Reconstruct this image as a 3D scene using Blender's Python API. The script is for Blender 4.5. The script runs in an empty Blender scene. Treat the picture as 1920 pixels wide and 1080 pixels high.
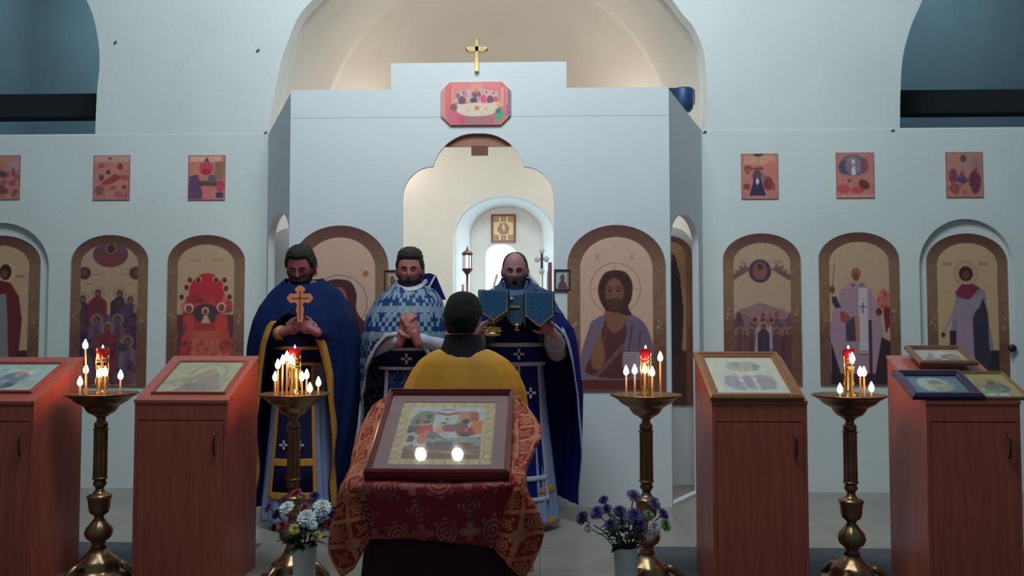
import bpy, bmesh, math, random
import numpy as np
from mathutils import Vector, Matrix, Euler
random.seed(7)
SC = bpy.context.scene
COL = SC.collection
# ---------------------------------------------------------------- camera, world, light
F = 1600.0
EYE = Vector((0.0, 0.0, 1.26))
CROT = Euler((math.radians(90 + 2.65), 0, math.radians(1.86)), 'XYZ')
cd = bpy.data.cameras.new('camera'); cam = bpy.data.objects.new('camera', cd); COL.objects.link(cam)
cam.location = EYE; cam.rotation_euler = CROT; cd.sensor_width = 36.0; cd.lens = F / 1920 * 36
cd.clip_start = 0.05; SC.camera = cam
CR = CROT.to_matrix()
W = bpy.data.worlds.new('world'); SC.world = W; W.use_nodes = True
W.node_tree.nodes['Background'].inputs[0].default_value = (0.45, 0.76, 0.88, 1)
W.node_tree.nodes['Background'].inputs[1].default_value = 0.12
SC.view_settings.view_transform = 'Standard'; SC.view_settings.look = 'None'
SC.view_settings.gamma = 1; SC.view_settings.use_curve_mapping = False
SC.view_settings.exposure = 0.0
def lamp(name, kind, loc, energy, color, size=0.1, rot=None, sy=None, spot=None):
    l = bpy.data.lights.new(name, kind); o = bpy.data.objects.new(name, l); COL.objects.link(o)
    o.location = loc; l.energy = energy; l.color = color
    if kind == 'AREA':
        l.size = size
        if sy: l.shape = 'RECTANGLE'; l.size_y = sy
    elif kind in ('POINT', 'SPOT'): l.shadow_soft_size = size
    if kind == 'SPOT': l.spot_size = spot or 1.2; l.spot_blend = 0.6
    if rot: o.rotation_euler = rot
    return o
def aim(frm, to): return (Vector(to) - Vector(frm)).to_track_quat('-Z', 'Y').to_euler()
# added unseen area light overhead, standing in for the nave's bluish daylight
p = (-0.3, 2.9, 6.3); lamp('nave_fill_light', 'AREA', p, 250, (0.78, 0.97, 1.0), 3.0, aim(p, (-.1, 6.7, 4.6)), 2.0)
# two warm wall lamps standing behind the screen, washing the apse
for sx in (-1.35, 1.25):
    lamp('apse_lamp', 'POINT', (-0.438 + sx*1.0, 9.2, 3.25), 13, (1.0, 0.89, 0.76), 0.12)
lamp('altar_lamp', 'POINT', (-0.6, 8.1, 2.5), 17, (1.0, 0.95, 0.82), 0.12)
# two bulbs of the chandelier that hangs over the analogion, above the view
for bx in (-0.87, -0.60):
    lamp('chandelier_bulb', 'POINT', (bx, 4.75, 3.36), 5, (1.0, 0.93, 0.85), 0.035)

# added fill lights, one brightening each of the two side chambers
for cx_ in (-3.9, 3.9):
    p = (cx_, 7.6, 5.2); lamp('chamber_fill', 'AREA', p, 60 if cx_ < 0 else 38, (0.62, 0.88, 1.0), 1.6, aim(p, (cx_, 8.6, 2.6)), 1.0)

def at(px, py, Y):
    d = CR @ Vector(((px - 960) / F, -(py - 540) / F, -1.0))
    return EYE + d * (Y / d.y)
def ax(px, py, Y): return at(px, py, Y).x
def az(px, py, Y): return at(px, py, Y).z

# ---------------------------------------------------------------- colour and materials
def s2l(c):
    c = c / 255.0
    return c / 12.92 if c <= 0.04045 else ((c + 0.055) / 1.055) ** 2.4
WREF = (s2l(168), s2l(186), s2l(190))
def alb(c, k=0.74):
    return tuple(min(0.88, max(0.004, s2l(v) / w * k)) for v, w in zip(c, WREF))
def new_mat(name):
    m = bpy.data.materials.new(name); m.use_nodes = True
    return m, m.node_tree, m.node_tree.nodes['Principled BSDF']
MC = {}
def mat(name, c, rough=0.7, metal=0.0, var=0.06, scale=6.0, bump=0.0, bscale=60, raw=False, sheen=0.0, coat=0.0, emit=None, estr=1.0, spec=0.5, stretch=None):
    if name in MC: return MC[name]
    m, nt, b = new_mat(name)
    col = c if raw else alb(c)
    b.inputs['Roughness'].default_value = rough; b.inputs['Metallic'].default_value = metal
    b.inputs['Specular IOR Level'].default_value = spec
    b.inputs['Sheen Weight'].default_value = sheen; b.inputs['Coat Weight'].default_value = coat
    N = nt.nodes.new; L = nt.links.new
    tc = N('ShaderNodeTexCoord'); mp = N('ShaderNodeMapping'); L(tc.outputs['Object'], mp.inputs[0])
    if stretch: mp.inputs['Scale'].default_value = stretch
    n = N('ShaderNodeTexNoise'); n.inputs['Scale'].default_value = scale; n.inputs['Detail'].default_value = 5
    L(mp.outputs[0], n.inputs[0])
    r = N('ShaderNodeMapRange'); r.inputs[1].default_value = .3; r.inputs[2].default_value = .7
    r.inputs[3].default_value = 1 - var; r.inputs[4].default_value = 1 + var; L(n.outputs[0], r.inputs[0])
    mx = N('ShaderNodeVectorMath'); mx.operation = 'SCALE'; mx.inputs[0].default_value = col[:3]
    L(r.outputs[0], mx.inputs['Scale']); L(mx.outputs[0], b.inputs['Base Color'])
    if bump:
        n2 = N('ShaderNodeTexNoise'); n2.inputs['Scale'].default_value = bscale; L(tc.outputs['Object'], n2.inputs[0])
        bp = N('ShaderNodeBump'); bp.inputs['Strength'].default_value = bump; bp.inputs['Distance'].default_value = .01
        L(n2.outputs[0], bp.inputs['Height']); L(bp.outputs[0], b.inputs['Normal'])
    if emit:
        b.inputs['Emission Color'].default_value = (*emit, 1); b.inputs['Emission Strength'].default_value = estr
    MC[name] = m; return m
def paint_mat(name, rough=0.55, coat=0.0):
    if name in MC: return MC[name]
    m, nt, b = new_mat(name)
    a = nt.nodes.new('ShaderNodeAttribute'); a.attribute_name = 'Col'
    nt.links.new(a.outputs['Color'], b.inputs['Base Color'])
    b.inputs['Roughness'].default_value = rough; b.inputs['Coat Weight'].default_value = coat
    MC[name] = m; return m

# ---------------------------------------------------------------- object helpers
def tag(o, label=None, cat=None, group=None, kind=None):
    if label: o['label'] = label
    if cat: o['category'] = cat
    if group: o['group'] = group
    if kind: o['kind'] = kind
    return o
XF = {}
def empty(name, loc, rz=0.0):
    o = bpy.data.objects.new(name, None); COL.objects.link(o)
    o.location = loc; o.rotation_euler = (0, 0, rz); o.empty_display_size = .1
    XF[o] = Matrix.Translation(Vector(loc)) @ Matrix.Rotation(rz, 4, 'Z')
    return o
def thing(name, loc, label, cat, group=None, rz=0.0):
    return tag(empty(name, loc, rz), label, cat, group)
def link(name, me, m, parent=None, smooth=False, base=None):
    """mesh given in world coordinates; re-based to its parent (or to its own base point)"""
    o = bpy.data.objects.new(name, me); COL.objects.link(o)
    if m: me.materials.append(m)
    if parent is not None:
        o.parent = parent; M = XF[parent]; me.transform(M.inverted()); XF[o] = M
    else:
        if base is not None:
            me.transform(Matrix.Translation(-Vector(base))); o.location = base
            XF[o] = Matrix.Translation(Vector(base))
        else: XF[o] = Matrix.Identity(4)
    if smooth: me.polygons.foreach_set('use_smooth', [True] * len(me.polygons))
    me.update(); return o
def bm2(name, bm, m, parent=None, smooth=False, base=None):
    bmesh.ops.recalc_face_normals(bm, faces=bm.faces)
    me = bpy.data.meshes.new(name); bm.to_mesh(me); bm.free()
    return link(name, me, m, parent, smooth, base)
def mod(o, t, **k):
    md = o.modifiers.new(t.lower(), t)
    for a, v in k.items(): setattr(md, a, v)
    return o
def box(bm, x0, x1, y0, y1, z0, z1, M=None):
    vs = [bm.verts.new(M @ Vector(v) if M else v) for v in
          [(x0,y0,z0),(x1,y0,z0),(x1,y1,z0),(x0,y1,z0),(x0,y0,z1),(x1,y0,z1),(x1,y1,z1),(x0,y1,z1)]]
    for f in [(0,3,2,1),(4,5,6,7),(0,1,5,4),(1,2,6,5),(2,3,7,6),(3,0,4,7)]: bm.faces.new([vs[i] for i in f])
def hull8(bm, p):
    vs = [bm.verts.new(v) for v in p]
    for f in [(0,3,2,1),(4,5,6,7),(0,1,5,4),(1,2,6,5),(2,3,7,6),(3,0,4,7)]: bm.faces.new([vs[i] for i in f])
def lathe(bm, prof, c=(0,0,0), n=32, cap=True, M=None, flute=None):
    rings = []
    for i, (r, z) in enumerate(prof):
        ring = []
        for k in range(n):
            a = 2 * math.pi * k / n
            rr = r * (1 + (flute[1] * math.cos(flute[0] * a) if flute and flute[2] < z < flute[3] else 0))
            v = Vector((rr * math.cos(a), rr * math.sin(a), z))
            if M: v = M @ v
            ring.append(bm.verts.new(v + Vector(c)))
        rings.append(ring)
    for a, b in zip(rings, rings[1:]):
        for k in range(n): bm.faces.new([a[k], a[(k+1) % n], b[(k+1) % n], b[k]])
    if cap:
        bm.faces.new(rings[0][::-1]); bm.faces.new(rings[-1])
def tube(bm, pts, rad, n=12, cap=True, flat=1.0):
    pts = [Vector(p) for p in pts]
    if not hasattr(rad, '__len__'): rad = [rad] * len(pts)
    rings = []
    up = None
    for i, p in enumerate(pts):
        d = (pts[min(i+1, len(pts)-1)] - pts[max(i-1, 0)]).normalized()
        if up is None: up = Vector((0,0,1)) if abs(d.z) < .9 else Vector((0,1,0))
        s = d.cross(up).normalized(); u = s.cross(d).normalized(); up = u
        rings.append([bm.verts.new(p + rad[i] * (s * math.cos(2*math.pi*k/n) + u * flat * math.sin(2*math.pi*k/n))) for k in range(n)])
    for a, b in zip(rings, rings[1:]):
        for k in range(n): bm.faces.new([a[k], a[(k+1) % n], b[(k+1) % n], b[k]])
    if cap: bm.faces.new(rings[0][::-1]); bm.faces.new(rings[-1])
def capsule(bm, p0, p1, r0, r1, n=14):
    p0 = Vector(p0); p1 = Vector(p1); d = (p1 - p0); L = d.length; d.normalize()
    pts = []; rs = []
    for k in range(5):
        a = math.pi/2 * k/5; pts.append(p0 - d * r0 * math.cos(a)); rs.append(max(r0 * math.sin(a), r0*.05))
    pts.append(p0); rs.append(r0); pts.append(p1); rs.append(r1)
    for k in range(4, -1, -1):
        a = math.pi/2 * k/5; pts.append(p1 + d * r1 * math.cos(a)); rs.append(max(r1 * math.sin(a), r1*.05))
    tube(bm, pts, rs, n)
def ellip(bm, c, r, M=None, n=16, m=10):
    prof = [(math.sin(math.pi*i/m), -math.cos(math.pi*i/m)) for i in range(m+1)]
    prof[0] = (.02, -1); prof[-1] = (.02, 1)
    S = Matrix.Diagonal((*r, 1.0))
    lathe(bm, prof, c, n, True, (M.to_4x4() @ S) if M else S)
def plate(loops, y0, y1, conv=lambda x, z, y: (x, y, z)):
    """loops of (x,z): first outer, rest holes; a slab between depths y0 and y1"""
    bm = bmesh.new()
    tri = bmesh.new(); ed = []
    for lp in loops:
        vs = [tri.verts.new((x, z, 0)) for x, z in lp]
        ed += [tri.edges.new((vs[i], vs[(i+1) % len(vs)])) for i in range(len(vs))]
    bmesh.ops.triangle_fill(tri, edges=ed, use_beauty=True)
    tri.verts.index_update()
    co = [v.co.copy() for v in tri.verts]; fs = [[v.index for v in f.verts] for f in tri.faces]
    A = [bm.verts.new(conv(c.x, c.y, y0)) for c in co]; B = [bm.verts.new(conv(c.x, c.y, y1)) for c in co]
    for f in fs: bm.faces.new([A[i] for i in f]); bm.faces.new([B[i] for i in f[::-1]])
    k = 0
    for lp in loops:
        n = len(lp)
        for i in range(n): bm.faces.new([A[k+i], A[k+(i+1) % n], B[k+(i+1) % n], B[k+i]])
        k += n
    tri.free(); return bm
def arch_loop(x0, x1, z0, zs, zt, n=40):
    """flat-footed opening: feet at z0, springing at zs, elliptical top to zt"""
    cx = (x0+x1)/2; a = (x1-x0)/2
    return [(x0, z0)] + [(cx - a*math.cos(math.pi*i/n), zs + (zt-zs)*math.sin(math.pi*i/n)) for i in range(n+1)] + [(x1, z0)]
def resample(pts, n):
    P = np.array(pts, float); d = np.r_[0, np.cumsum(np.hypot(*np.diff(P, axis=0).T))]
    t = np.linspace(0, d[-1], n); return [(float(np.interp(v, d, P[:,0])), float(np.interp(v, d, P[:,1]))) for v in t]
def smooth_curve(pts, n=12):
    """Catmull-Rom through the points"""
    P = [Vector((*p, 0)[:3]) for p in pts]; out = []
    for i in range(len(P)-1):
        a, b, c, d = P[max(i-1,0)], P[i], P[i+1], P[min(i+2,len(P)-1)]
        for k in range(n):
            t = k/n
            v = .5*((2*b)+(c-a)*t+(2*a-5*b+4*c-d)*t*t+(3*b-a-3*c+d)*t**3); out.append((v.x, v.y))
    out.append(tuple(P[-1][:2])); return out
def grid_mesh(name, V, uv=None, closed_u=False):
    """V: (nv, nu, 3) array"""
    nv, nu, _ = V.shape
    idx = np.arange(nv*nu).reshape(nv, nu)
    if closed_u: idx2 = np.concatenate([idx, idx[:, :1]], 1)
    else: idx2 = idx
    a = idx2[:-1, :-1].ravel(); b = idx2[:-1, 1:].ravel(); c = idx2[1:, 1:].ravel(); d = idx2[1:, :-1].ravel()
    fs = np.stack([a, b, c, d], 1)
    me = bpy.data.meshes.new(name); me.from_pydata(V.reshape(-1, 3).tolist(), [], fs.tolist())
    if uv is not None:
        U = uv.reshape(-1, 2)
        if closed_u:
            U2 = np.concatenate([uv, uv[:, :1]], 1); U2[:, -1, 0] = uv[:, -1, 0] + (uv[:, -1, 0] - uv[:, -2, 0])
            i2 = np.arange(nv*(nu+1)).reshape(nv, nu+1)
            q = np.stack([i2[:-1, :-1].ravel(), i2[:-1, 1:].ravel(), i2[1:, 1:].ravel(), i2[1:, :-1].ravel()], 1)
            dat = U2.reshape(-1, 2)[q.ravel()]
        else: dat = U[fs.ravel()]
        l = me.uv_layers.new(name='UVMap'); l.data.foreach_set('uv', dat.astype(np.float32).ravel())
    return me

# ---------------------------------------------------------------- painting by numpy into vertex colours
def noise2(x, z, s, seed=0):
    x = x*s + seed*17.3; z = z*s + seed*5.1
    xi = np.floor(x); zi = np.floor(z); fx = x-xi; fz = z-zi
    fx = fx*fx*(3-2*fx); fz = fz*fz*(3-2*fz)
    h = lambda a, b: np.mod(np.sin(a*127.1 + b*311.7 + seed*74.7)*43758.5453, 1.0)
    return (h(xi,zi)*(1-fx)+h(xi+1,zi)*fx)*(1-fz)+(h(xi,zi+1)*(1-fx)+h(xi+1,zi+1)*fx)*fz
class Art:
    """paints in a flat unit of its own; X,Y arrays are artwork coordinates (photo pixels, Y down)"""
    def __init__(s, X, Y, ground): s.X = X; s.Y = Y; s.C = np.zeros(X.shape+(3,)); s.C[:] = ground; s.soft = 1.3
    def mix(s, a, c): a = np.clip(a, 0, 1)[..., None]; s.C = s.C*(1-a) + np.array(c, float)*a
    def ell(s, cx, cy, rx, ry, c, a=1.0, rot=0):
        dx, dy = s.X-cx, s.Y-cy
        if rot: co, si = math.cos(rot), math.sin(rot); dx, dy = dx*co+dy*si, -dx*si+dy*co
        d = np.hypot(dx/rx, dy/ry); s.mix(a*((1-d)*min(rx, ry)/s.soft+.5).clip(0,1), c)
    def ring(s, cx, cy, rx, ry, w, c, a=1.0):
        d = np.abs(np.hypot((s.X-cx)/rx, (s.Y-cy)/ry)-1)*min(rx, ry); s.mix(a*((w/2-d)/s.soft+.5).clip(0,1), c)
    def rect(s, x0, y0, x1, y1, c, a=1.0):
        d = np.minimum(np.minimum(s.X-x0, x1-s.X), np.minimum(s.Y-y0, y1-s.Y)); s.mix(a*(d/s.soft+.5).clip(0,1), c)
    def poly(s, pts, c, a=1.0, curve=False):
        if curve: pts = smooth_curve(list(pts)+[pts[0]], 5)
        P = np.array(pts, float); n = len(P); ins = np.zeros(s.X.shape, bool); dm = np.full(s.X.shape, 1e9)
        for i in range(n):
            x0, y0 = P[i]; x1, y1 = P[(i+1) % n]
            if y0 != y1:
                cr = ((y0 > s.Y) != (y1 > s.Y)) & (s.X < (x1-x0)*(s.Y-y0)/(y1-y0)+x0); ins ^= cr
            L = (x1-x0)**2+(y1-y0)**2+1e-9; t = (((s.X-x0)*(x1-x0)+(s.Y-y0)*(y1-y0))/L).clip(0,1)
            dm = np.minimum(dm, np.hypot(s.X-x0-t*(x1-x0), s.Y-y0-t*(y1-y0)))
        d = np.where(ins, dm, -dm); s.mix(a*(d/s.soft+.5).clip(0,1), c)
    def line(s, x0, y0, x1, y1, w, c, a=1.0):
        L = (x1-x0)**2+(y1-y0)**2+1e-9; t = (((s.X-x0)*(x1-x0)+(s.Y-y0)*(y1-y0))/L).clip(0,1)
        d = np.hypot(s.X-x0-t*(x1-x0), s.Y-y0-t*(y1-y0)); s.mix(a*((w/2-d)/s.soft+.5).clip(0,1), c)
    def mottle(s, amp, sc=.15, seed=1):
        n = noise2(s.X, s.Y, sc, seed)*.6+noise2(s.X, s.Y, sc*2.7, seed+1)*.4-.5; s.C = (s.C*(1+2*amp*n[..., None])).clip(0, 255)
    def blobs(s, x0, y0, x1, y1, n, cols, r=(2, 6), seed=1, a=.6):
        rn = random.Random(seed)
        for _ in range(n): s.ell(rn.uniform(x0,x1), rn.uniform(y0,y1), rn.uniform(*r), rn.uniform(*r)*1.2, rn.choice(cols), a)
    def saint(s, x, yh, yf, hr, hw, robe, under, halo=(205,175,130), skin=(120,80,55), mantle=None):
        """small standing figure: head centre yh, foot yf"""
        s.ell(x, yh, hr*1.75, hr*1.75, halo, .75); s.ring(x, yh, hr*1.75, hr*1.75, .8, (130,90,60), .6)
        s.poly([(x-hr*.8, yh+hr), (x-hw, yh+hr*2.4), (x-hw*1.05, (yh+yf)/2), (x-hw*.9, yf), (x+hw*.9, yf), (x+hw*1.05, (yh+yf)/2), (x+hw, yh+hr*2.4), (x+hr*.8, yh+hr)], robe)
        s.poly([(x-hw*.3, yh+hr*1.6), (x-hw*.45, yf), (x+hw*.35, yf), (x+hw*.3, yh+hr*1.6)], under, .8)
        if mantle: s.poly([(x+hr*.3, yh+hr*1.2), (x+hw, yh+hr*2.5), (x+hw*1.05, (yh+yf)/2+hw*.5), (x+hw*.1, (yh+yf)/2)], mantle, .9)
        s.ell(x, yh+hr*.1, hr*.8, hr, (60,35,25)); s.ell(x, yh+hr*.2, hr*.52, hr*.7, skin)
def to_alb(C, k=.74):
    c = C/255.; lin = np.where(c <= .04045, c/12.92, ((c+.055)/1.055)**2.4)
    return (lin/np.array(WREF)*k).clip(.004, .88)
def panel(name, conv, X, Y, art, m, parent=None, thick=.012, k=.74, base=None):
    """painted slab. X,Y (nv,nu) artwork coordinates, row 0 = bottom; conv(X,Y,depth)->world array"""
    nv, nu = X.shape
    V = conv(X, Y, 0.0); a = art(X, Y); C = to_alb(a.C, k)
    me0 = V.reshape(-1, 3); idx = np.arange(nv*nu).reshape(nv, nu)
    fs = np.stack([idx[:-1,:-1].ravel(), idx[:-1,1:].ravel(), idx[1:,1:].ravel(), idx[1:,:-1].ravel()], 1).tolist()
    rim = list(idx[0, :]) + list(idx[1:, -1]) + list(idx[-1, -2::-1]) + list(idx[-2:0:-1, 0])
    Vb = conv(X, Y, thick).reshape(-1, 3)[rim]; n0 = nv*nu; m_ = len(rim)
    for i in range(m_):
        j = (i+1) % m_; fs.append([int(rim[i]), n0+i, n0+j, int(rim[j])])
    fs.append([n0+i for i in range(m_)][::-1])
    me = bpy.data.meshes.new(name); me.from_pydata(me0.tolist()+Vb.tolist(), [], fs)
    ca = me.color_attributes.new('Col', 'FLOAT_COLOR', 'POINT')
    cc = np.ones((n0+m_, 4)); cc[:n0, :3] = C.reshape(-1, 3); cc[n0:, :3] = C.reshape(-1, 3)[rim]*.7
    ca.data.foreach_set('color', cc.astype(np.float32).ravel())
    return link(name, me, m, parent, base=base)
def arch_grid(x0, x1, yt, ys, yb, step=1.3):
    """artwork grid of an arched panel (pixels, y down). row 0 bottom"""
    cx = (x0+x1)/2; a = (x1-x0)/2; ny = int((yb-ys)/step); na = int((ys-yt)/step*1.6)
    ysl = list(np.linspace(yb, ys, ny, endpoint=False)) + [ys-(ys-yt)*math.sin(math.pi/2*i/na) for i in range(na+1)]
    hw = [a]*ny + [max(a*math.cos(math.pi/2*i/na), .4) for i in range(na+1)]
    nu = int((x1-x0)/step)
    u = np.linspace(-1, 1, nu); X = cx + np.outer(hw, u); Y = np.outer(ysl, np.ones(nu)); return X, Y
def rect_grid(x0, x1, y0, y1, step=1.2):
    nu = max(8, int((x1-x0)/step)); nv = max(8, int((y1-y0)/step))
    return np.meshgrid(np.linspace(x0, x1, nu), np.linspace(y1, y0, nv))
def wall_conv(cx, cy, Yp):
    """artwork pixels -> metres on the plane Y=Yp, true proportions about the picture's own centre"""
    c = at(cx, cy, Yp); s = (at(cx+50, cy, Yp).x - at(cx-50, cy, Yp).x)/100
    sz = (at(cx, cy-50, Yp).z - at(cx, cy+50, Yp).z)/100
    return lambda X, Y, d: np.stack([c.x+(X-cx)*s, np.full(X.shape, Yp+d), c.z-(Y-cy)*sz], -1)
# ================================================================ THE SETTING
YW, YF, YA = 6.67, 6.08, 8.45          # side walls, central screen, apse mouth
AX = -0.438                            # church axis
M_wall = mat('white_plaster', (172, 190, 194), .85, var=.03, scale=1.6, bump=.15, bscale=25)
M_screen = mat('white_board', (170, 189, 197), .7, var=.02, scale=1.2)
M_cream = mat('cream_plaster', (.74, .70, .65), .85, raw=True, var=.03, scale=2, bump=.1, bscale=25)
M_blue = mat('shaded_blue_grey_plaster', (64, 84, 92), .9, var=.08, scale=2, bump=.1, bscale=30)  # blue-grey plaster with the dimness of an unlit room put into its colour
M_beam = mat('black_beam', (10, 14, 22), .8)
def struct(name, bm, m, base=None): return tag(bm2(name, bm, m, base=base), kind='structure')
# floor: pale stone tiles
mf, nt, b = new_mat('stone_tiles')
tc = nt.nodes.new('ShaderNodeTexCoord'); br = nt.nodes.new('ShaderNodeTexBrick'); br.offset = 0
br.inputs['Color1'].default_value = (*alb((122, 126, 122)), 1); br.inputs['Color2'].default_value = (*alb((128, 131, 126)), 1)
br.inputs['Mortar'].default_value = (*alb((104, 106, 102)), 1); br.inputs['Scale'].default_value = 1.0
br.inputs['Brick Width'].default_value = .45; br.inputs['Row Height'].default_value = .45; br.inputs['Mortar Size'].default_value = .004
nz = nt.nodes.new('ShaderNodeTexNoise'); nz.inputs['Scale'].default_value = 3; nz.inputs['Detail'].default_value = 8
mxx = nt.nodes.new('ShaderNodeMixRGB'); mxx.blend_type = 'MULTIPLY'; mxx.inputs[0].default_value = .35
nt.links.new(tc.outputs['Object'], br.inputs[0]); nt.links.new(tc.outputs['Object'], nz.inputs[0])
nt.links.new(br.outputs[0], mxx.inputs[1]); nt.links.new(nz.outputs[0], mxx.inputs[2]); nt.links.new(mxx.outputs[0], b.inputs['Base Color'])
b.inputs['Roughness'].default_value = .28
bm = bmesh.new(); box(bm, -6, 6, -3, 11, -.1, 0); struct('floor', bm, mf)

xl, xr = ax(500, 500, YW), ax(1318, 500, YW)
ZL = az(930, 248, YW)
dl0, dl1 = ax(-94, 600, YW), ax(89, 600, YW)
dr0, dr1 = ax(1726, 600, YW), ax(1904, 600, YW)
zdt, zds = az(960, 414, YW), az(960, 500, YW)
struct('wall_left', plate([[(-5.5, 0), (xl, 0), (xl, ZL), (-5.5, ZL)], arch_loop(dl0, dl1, .012, zds, zdt)], YW, YW+.12), M_wall)
struct('wall_right', plate([[(xr, 0), (5.5, 0), (5.5, ZL), (xr, ZL)], arch_loop(dr0, dr1, .012, zds, zdt)], YW, YW+.12), M_wall)
for i, (a, c) in enumerate([(dl0, dl1), (dr0, dr1)]):
    g = .004
    bm = plate([arch_loop(a+g, c-g, .015, zds, zdt-g)], YW+.045, YW+.085)
    d = struct('door_%d' % (i+1), bm, M_wall)
    if i == 1:
        k = at(1897, 653, YW); bm = bmesh.new()
        Mr = Matrix.Rotation(math.pi/2, 4, 'X')
        lathe(bm, [(.012, 0), (.01, .025), (.014, .035), (.026, .045), (.030, .06), (.024, .075), (.008, .08)], (k.x-.002, YW+.045, k.z), 20, M=Mr)
        bm2('door_knob', bm, mat('dark_bronze', (40, 40, 52), .4, .6), d, True)
# upper wall with its two dark side arches and the big central arch
L = lambda pts, Y=YW: [(ax(x, y, Y), az(x, y, Y)) for x, y in pts]
archL = smooth_curve(L([(500, 249), (513, 180), (526, 118), (540, 76), (560, 30), (590, -5), (650, -62), (740, -112), (850, -142)]))
archR = smooth_curve(L([(1322, 248), (1325, 190), (1324, 130), (1317, 88), (1300, 50), (1280, 26), (1250, -12), (1180, -70), (1080, -118), (960, -143)]))
big = archL + archR[::-1]
ZT = 5.4
outer = [(-5.5, ZL)] + [(archL[0][0], ZL)] + archL[1:] + archR[::-1][:-1] + [(archR[0][0], ZL), (5.5, ZL), (5.5, ZT), (-5.5, ZT)]
sideR = smooth_curve(L([(1688, 242), (1689, 170), (1693, 110), (1705, 60), (1722, 18), (1750, -35), (1800, -85), (1870, -112)]), 8)
sideL = smooth_curve(L([(178, 242), (181, 175), (186, 115), (181, 60), (168, 14), (140, -35), (90, -85), (20, -112)]), 8)
zs0 = az(960, 245, YW)
sideR[0] = (sideR[0][0], zs0); sideL[0] = (sideL[0][0], zs0)
mr = [(2*sideR[-1][0]-x, z) for x, z in sideR[:-1]][::-1]; ml = [(2*sideL[-1][0]-x, z) for x, z in sideL[:-1]][::-1]
o = struct('wall_upper', plate([outer, sideR+mr, sideL+ml], YW+.006, YW+.16), M_wall)
# blue-grey side chambers seen through the arches, each with a dark beam
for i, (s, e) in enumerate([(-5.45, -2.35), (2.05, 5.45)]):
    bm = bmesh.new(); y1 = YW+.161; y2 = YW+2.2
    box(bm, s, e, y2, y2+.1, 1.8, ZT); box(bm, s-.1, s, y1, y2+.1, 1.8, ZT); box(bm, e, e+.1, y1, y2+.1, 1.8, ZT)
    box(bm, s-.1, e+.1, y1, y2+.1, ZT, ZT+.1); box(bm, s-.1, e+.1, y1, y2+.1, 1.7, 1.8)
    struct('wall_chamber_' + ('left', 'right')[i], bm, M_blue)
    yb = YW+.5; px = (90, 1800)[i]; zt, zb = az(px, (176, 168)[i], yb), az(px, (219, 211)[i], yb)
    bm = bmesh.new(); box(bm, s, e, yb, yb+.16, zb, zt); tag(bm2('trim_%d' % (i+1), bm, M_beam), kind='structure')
# barrel vault from the arch back to the apse mouth (runs down to the floor)
R1 = 1.725; ZSP = 3.11
n = 90
A = resample([(archL[0][0], 0)] + archL + archR[::-1] + [(archR[0][0], 0)], n)
circ = [(AX-R1, 0)] + [(AX - R1*math.cos(math.pi*i/60), ZSP + R1*math.sin(math.pi*i/60)) for i in range(61)] + [(AX+R1, 0)]
B = resample(circ, n)
nv = 12
V = np.zeros((nv, n, 3))
for j in range(nv):
    t = j/(nv-1); Y = YW+.17 + (YA-YW-.17)*t
    for k in range(n): V[j, k] = (A[k][0]*(1-t)+B[k][0]*t, Y, A[k][1]*(1-t)+B[k][1]*t)
me = grid_mesh('vault', V); o = link('ceiling', me, M_cream, smooth=True); tag(o, kind='structure')
mod(o, 'SOLIDIFY', thickness=.05, offset=1)
# apse: quarter dome over a half cylinder, a little wider than the vault
R2 = 1.84
V = np.zeros((40, 61, 3))
for j in range(40):
    for k in range(61):
        th = math.pi*k/60
        if j < 12: z = ZSP*j/12; r = R2
        else:
            ph = math.pi/2*(j-12)/27; z = ZSP + R2*math.sin(ph); r = R2*math.cos(ph)
        V[j, k] = (AX - r*math.cos(th), YA + r*math.sin(th), z)
o = link('wall_apse', grid_mesh('apse', V), M_cream, smooth=True); tag(o, kind='structure')
loopi = [(AX-R1-.002, 0)] + [(AX - (R1+.002)*math.cos(math.pi*i/60), ZSP + (R1+.002)*math.sin(math.pi*i/60)) for i in range(61)] + [(AX+R1+.002, 0)]
loopo = [(AX+R2+.05, 0)] + [(AX + (R2+.05)*math.cos(math.pi*i/60), ZSP + (R2+.05)*math.sin(math.pi*i/60)) for i in range(61)] + [(AX-R2-.05, 0)]
struct('trim_3', plate([loopi+loopo], YA-.03, YA), M_cream)
# flat altar wall with the deep blue-white window niche
YB = 9.55; YN = 10.06
nx0, nx1 = ax(850, 450, YB), ax(1041, 450, YB)
nzt, nzs = az(945, 367, YB), az(945, 440, YB)
struct('wall_altar', plate([[(AX-1.9, 0), (AX+1.9, 0), (AX+1.9, 3.62), (AX-1.9, 3.62)], arch_loop(nx0, nx1, .7, nzs, nzt)], YB, YB+.1), M_cream)
M_niche = mat('white_niche', (185, 196, 196), .8, var=.02)
ni0, ni1 = ax(883, 450, YN), ax(1016, 450, YN); nit, nis = az(945, 388, YN), az(945, 440, YN)
A = resample(arch_loop(nx0, nx1, .7, nzs, nzt), 70); B = resample(arch_loop(ni0, ni1, .7, nis, nit), 70)
V = np.zeros((10, 70, 3))
for j in range(10):
    t = j/9; w = 1-(1-t)**1.5
    for k in range(70): V[j, k] = (A[k][0]*(1-w)+B[k][0]*w, YB+.09+(YN-YB-.09)*t, A[k][1]*(1-w)+B[k][1]*w)
o = link('wall_niche', grid_mesh('niche', V), M_niche, smooth=True); tag(o, kind='structure')
mod(o, 'SOLIDIFY', thickness=.04, offset=1)
wx0, wx1 = ax(911, 500, YN), ax(968, 500, YN); wzt, wzs = az(940, 458, YN), az(940, 478, YN); wzb = az(940, 580, YN)
struct('wall_niche_back', plate([[(ni0-.05, .6), (ni1+.05, .6), (ni1+.05, nit+.05), (ni0-.05, nit+.05)], arch_loop(wx0, wx1, wzb, wzs, wzt)], YN, YN+.1), M_niche)
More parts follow.
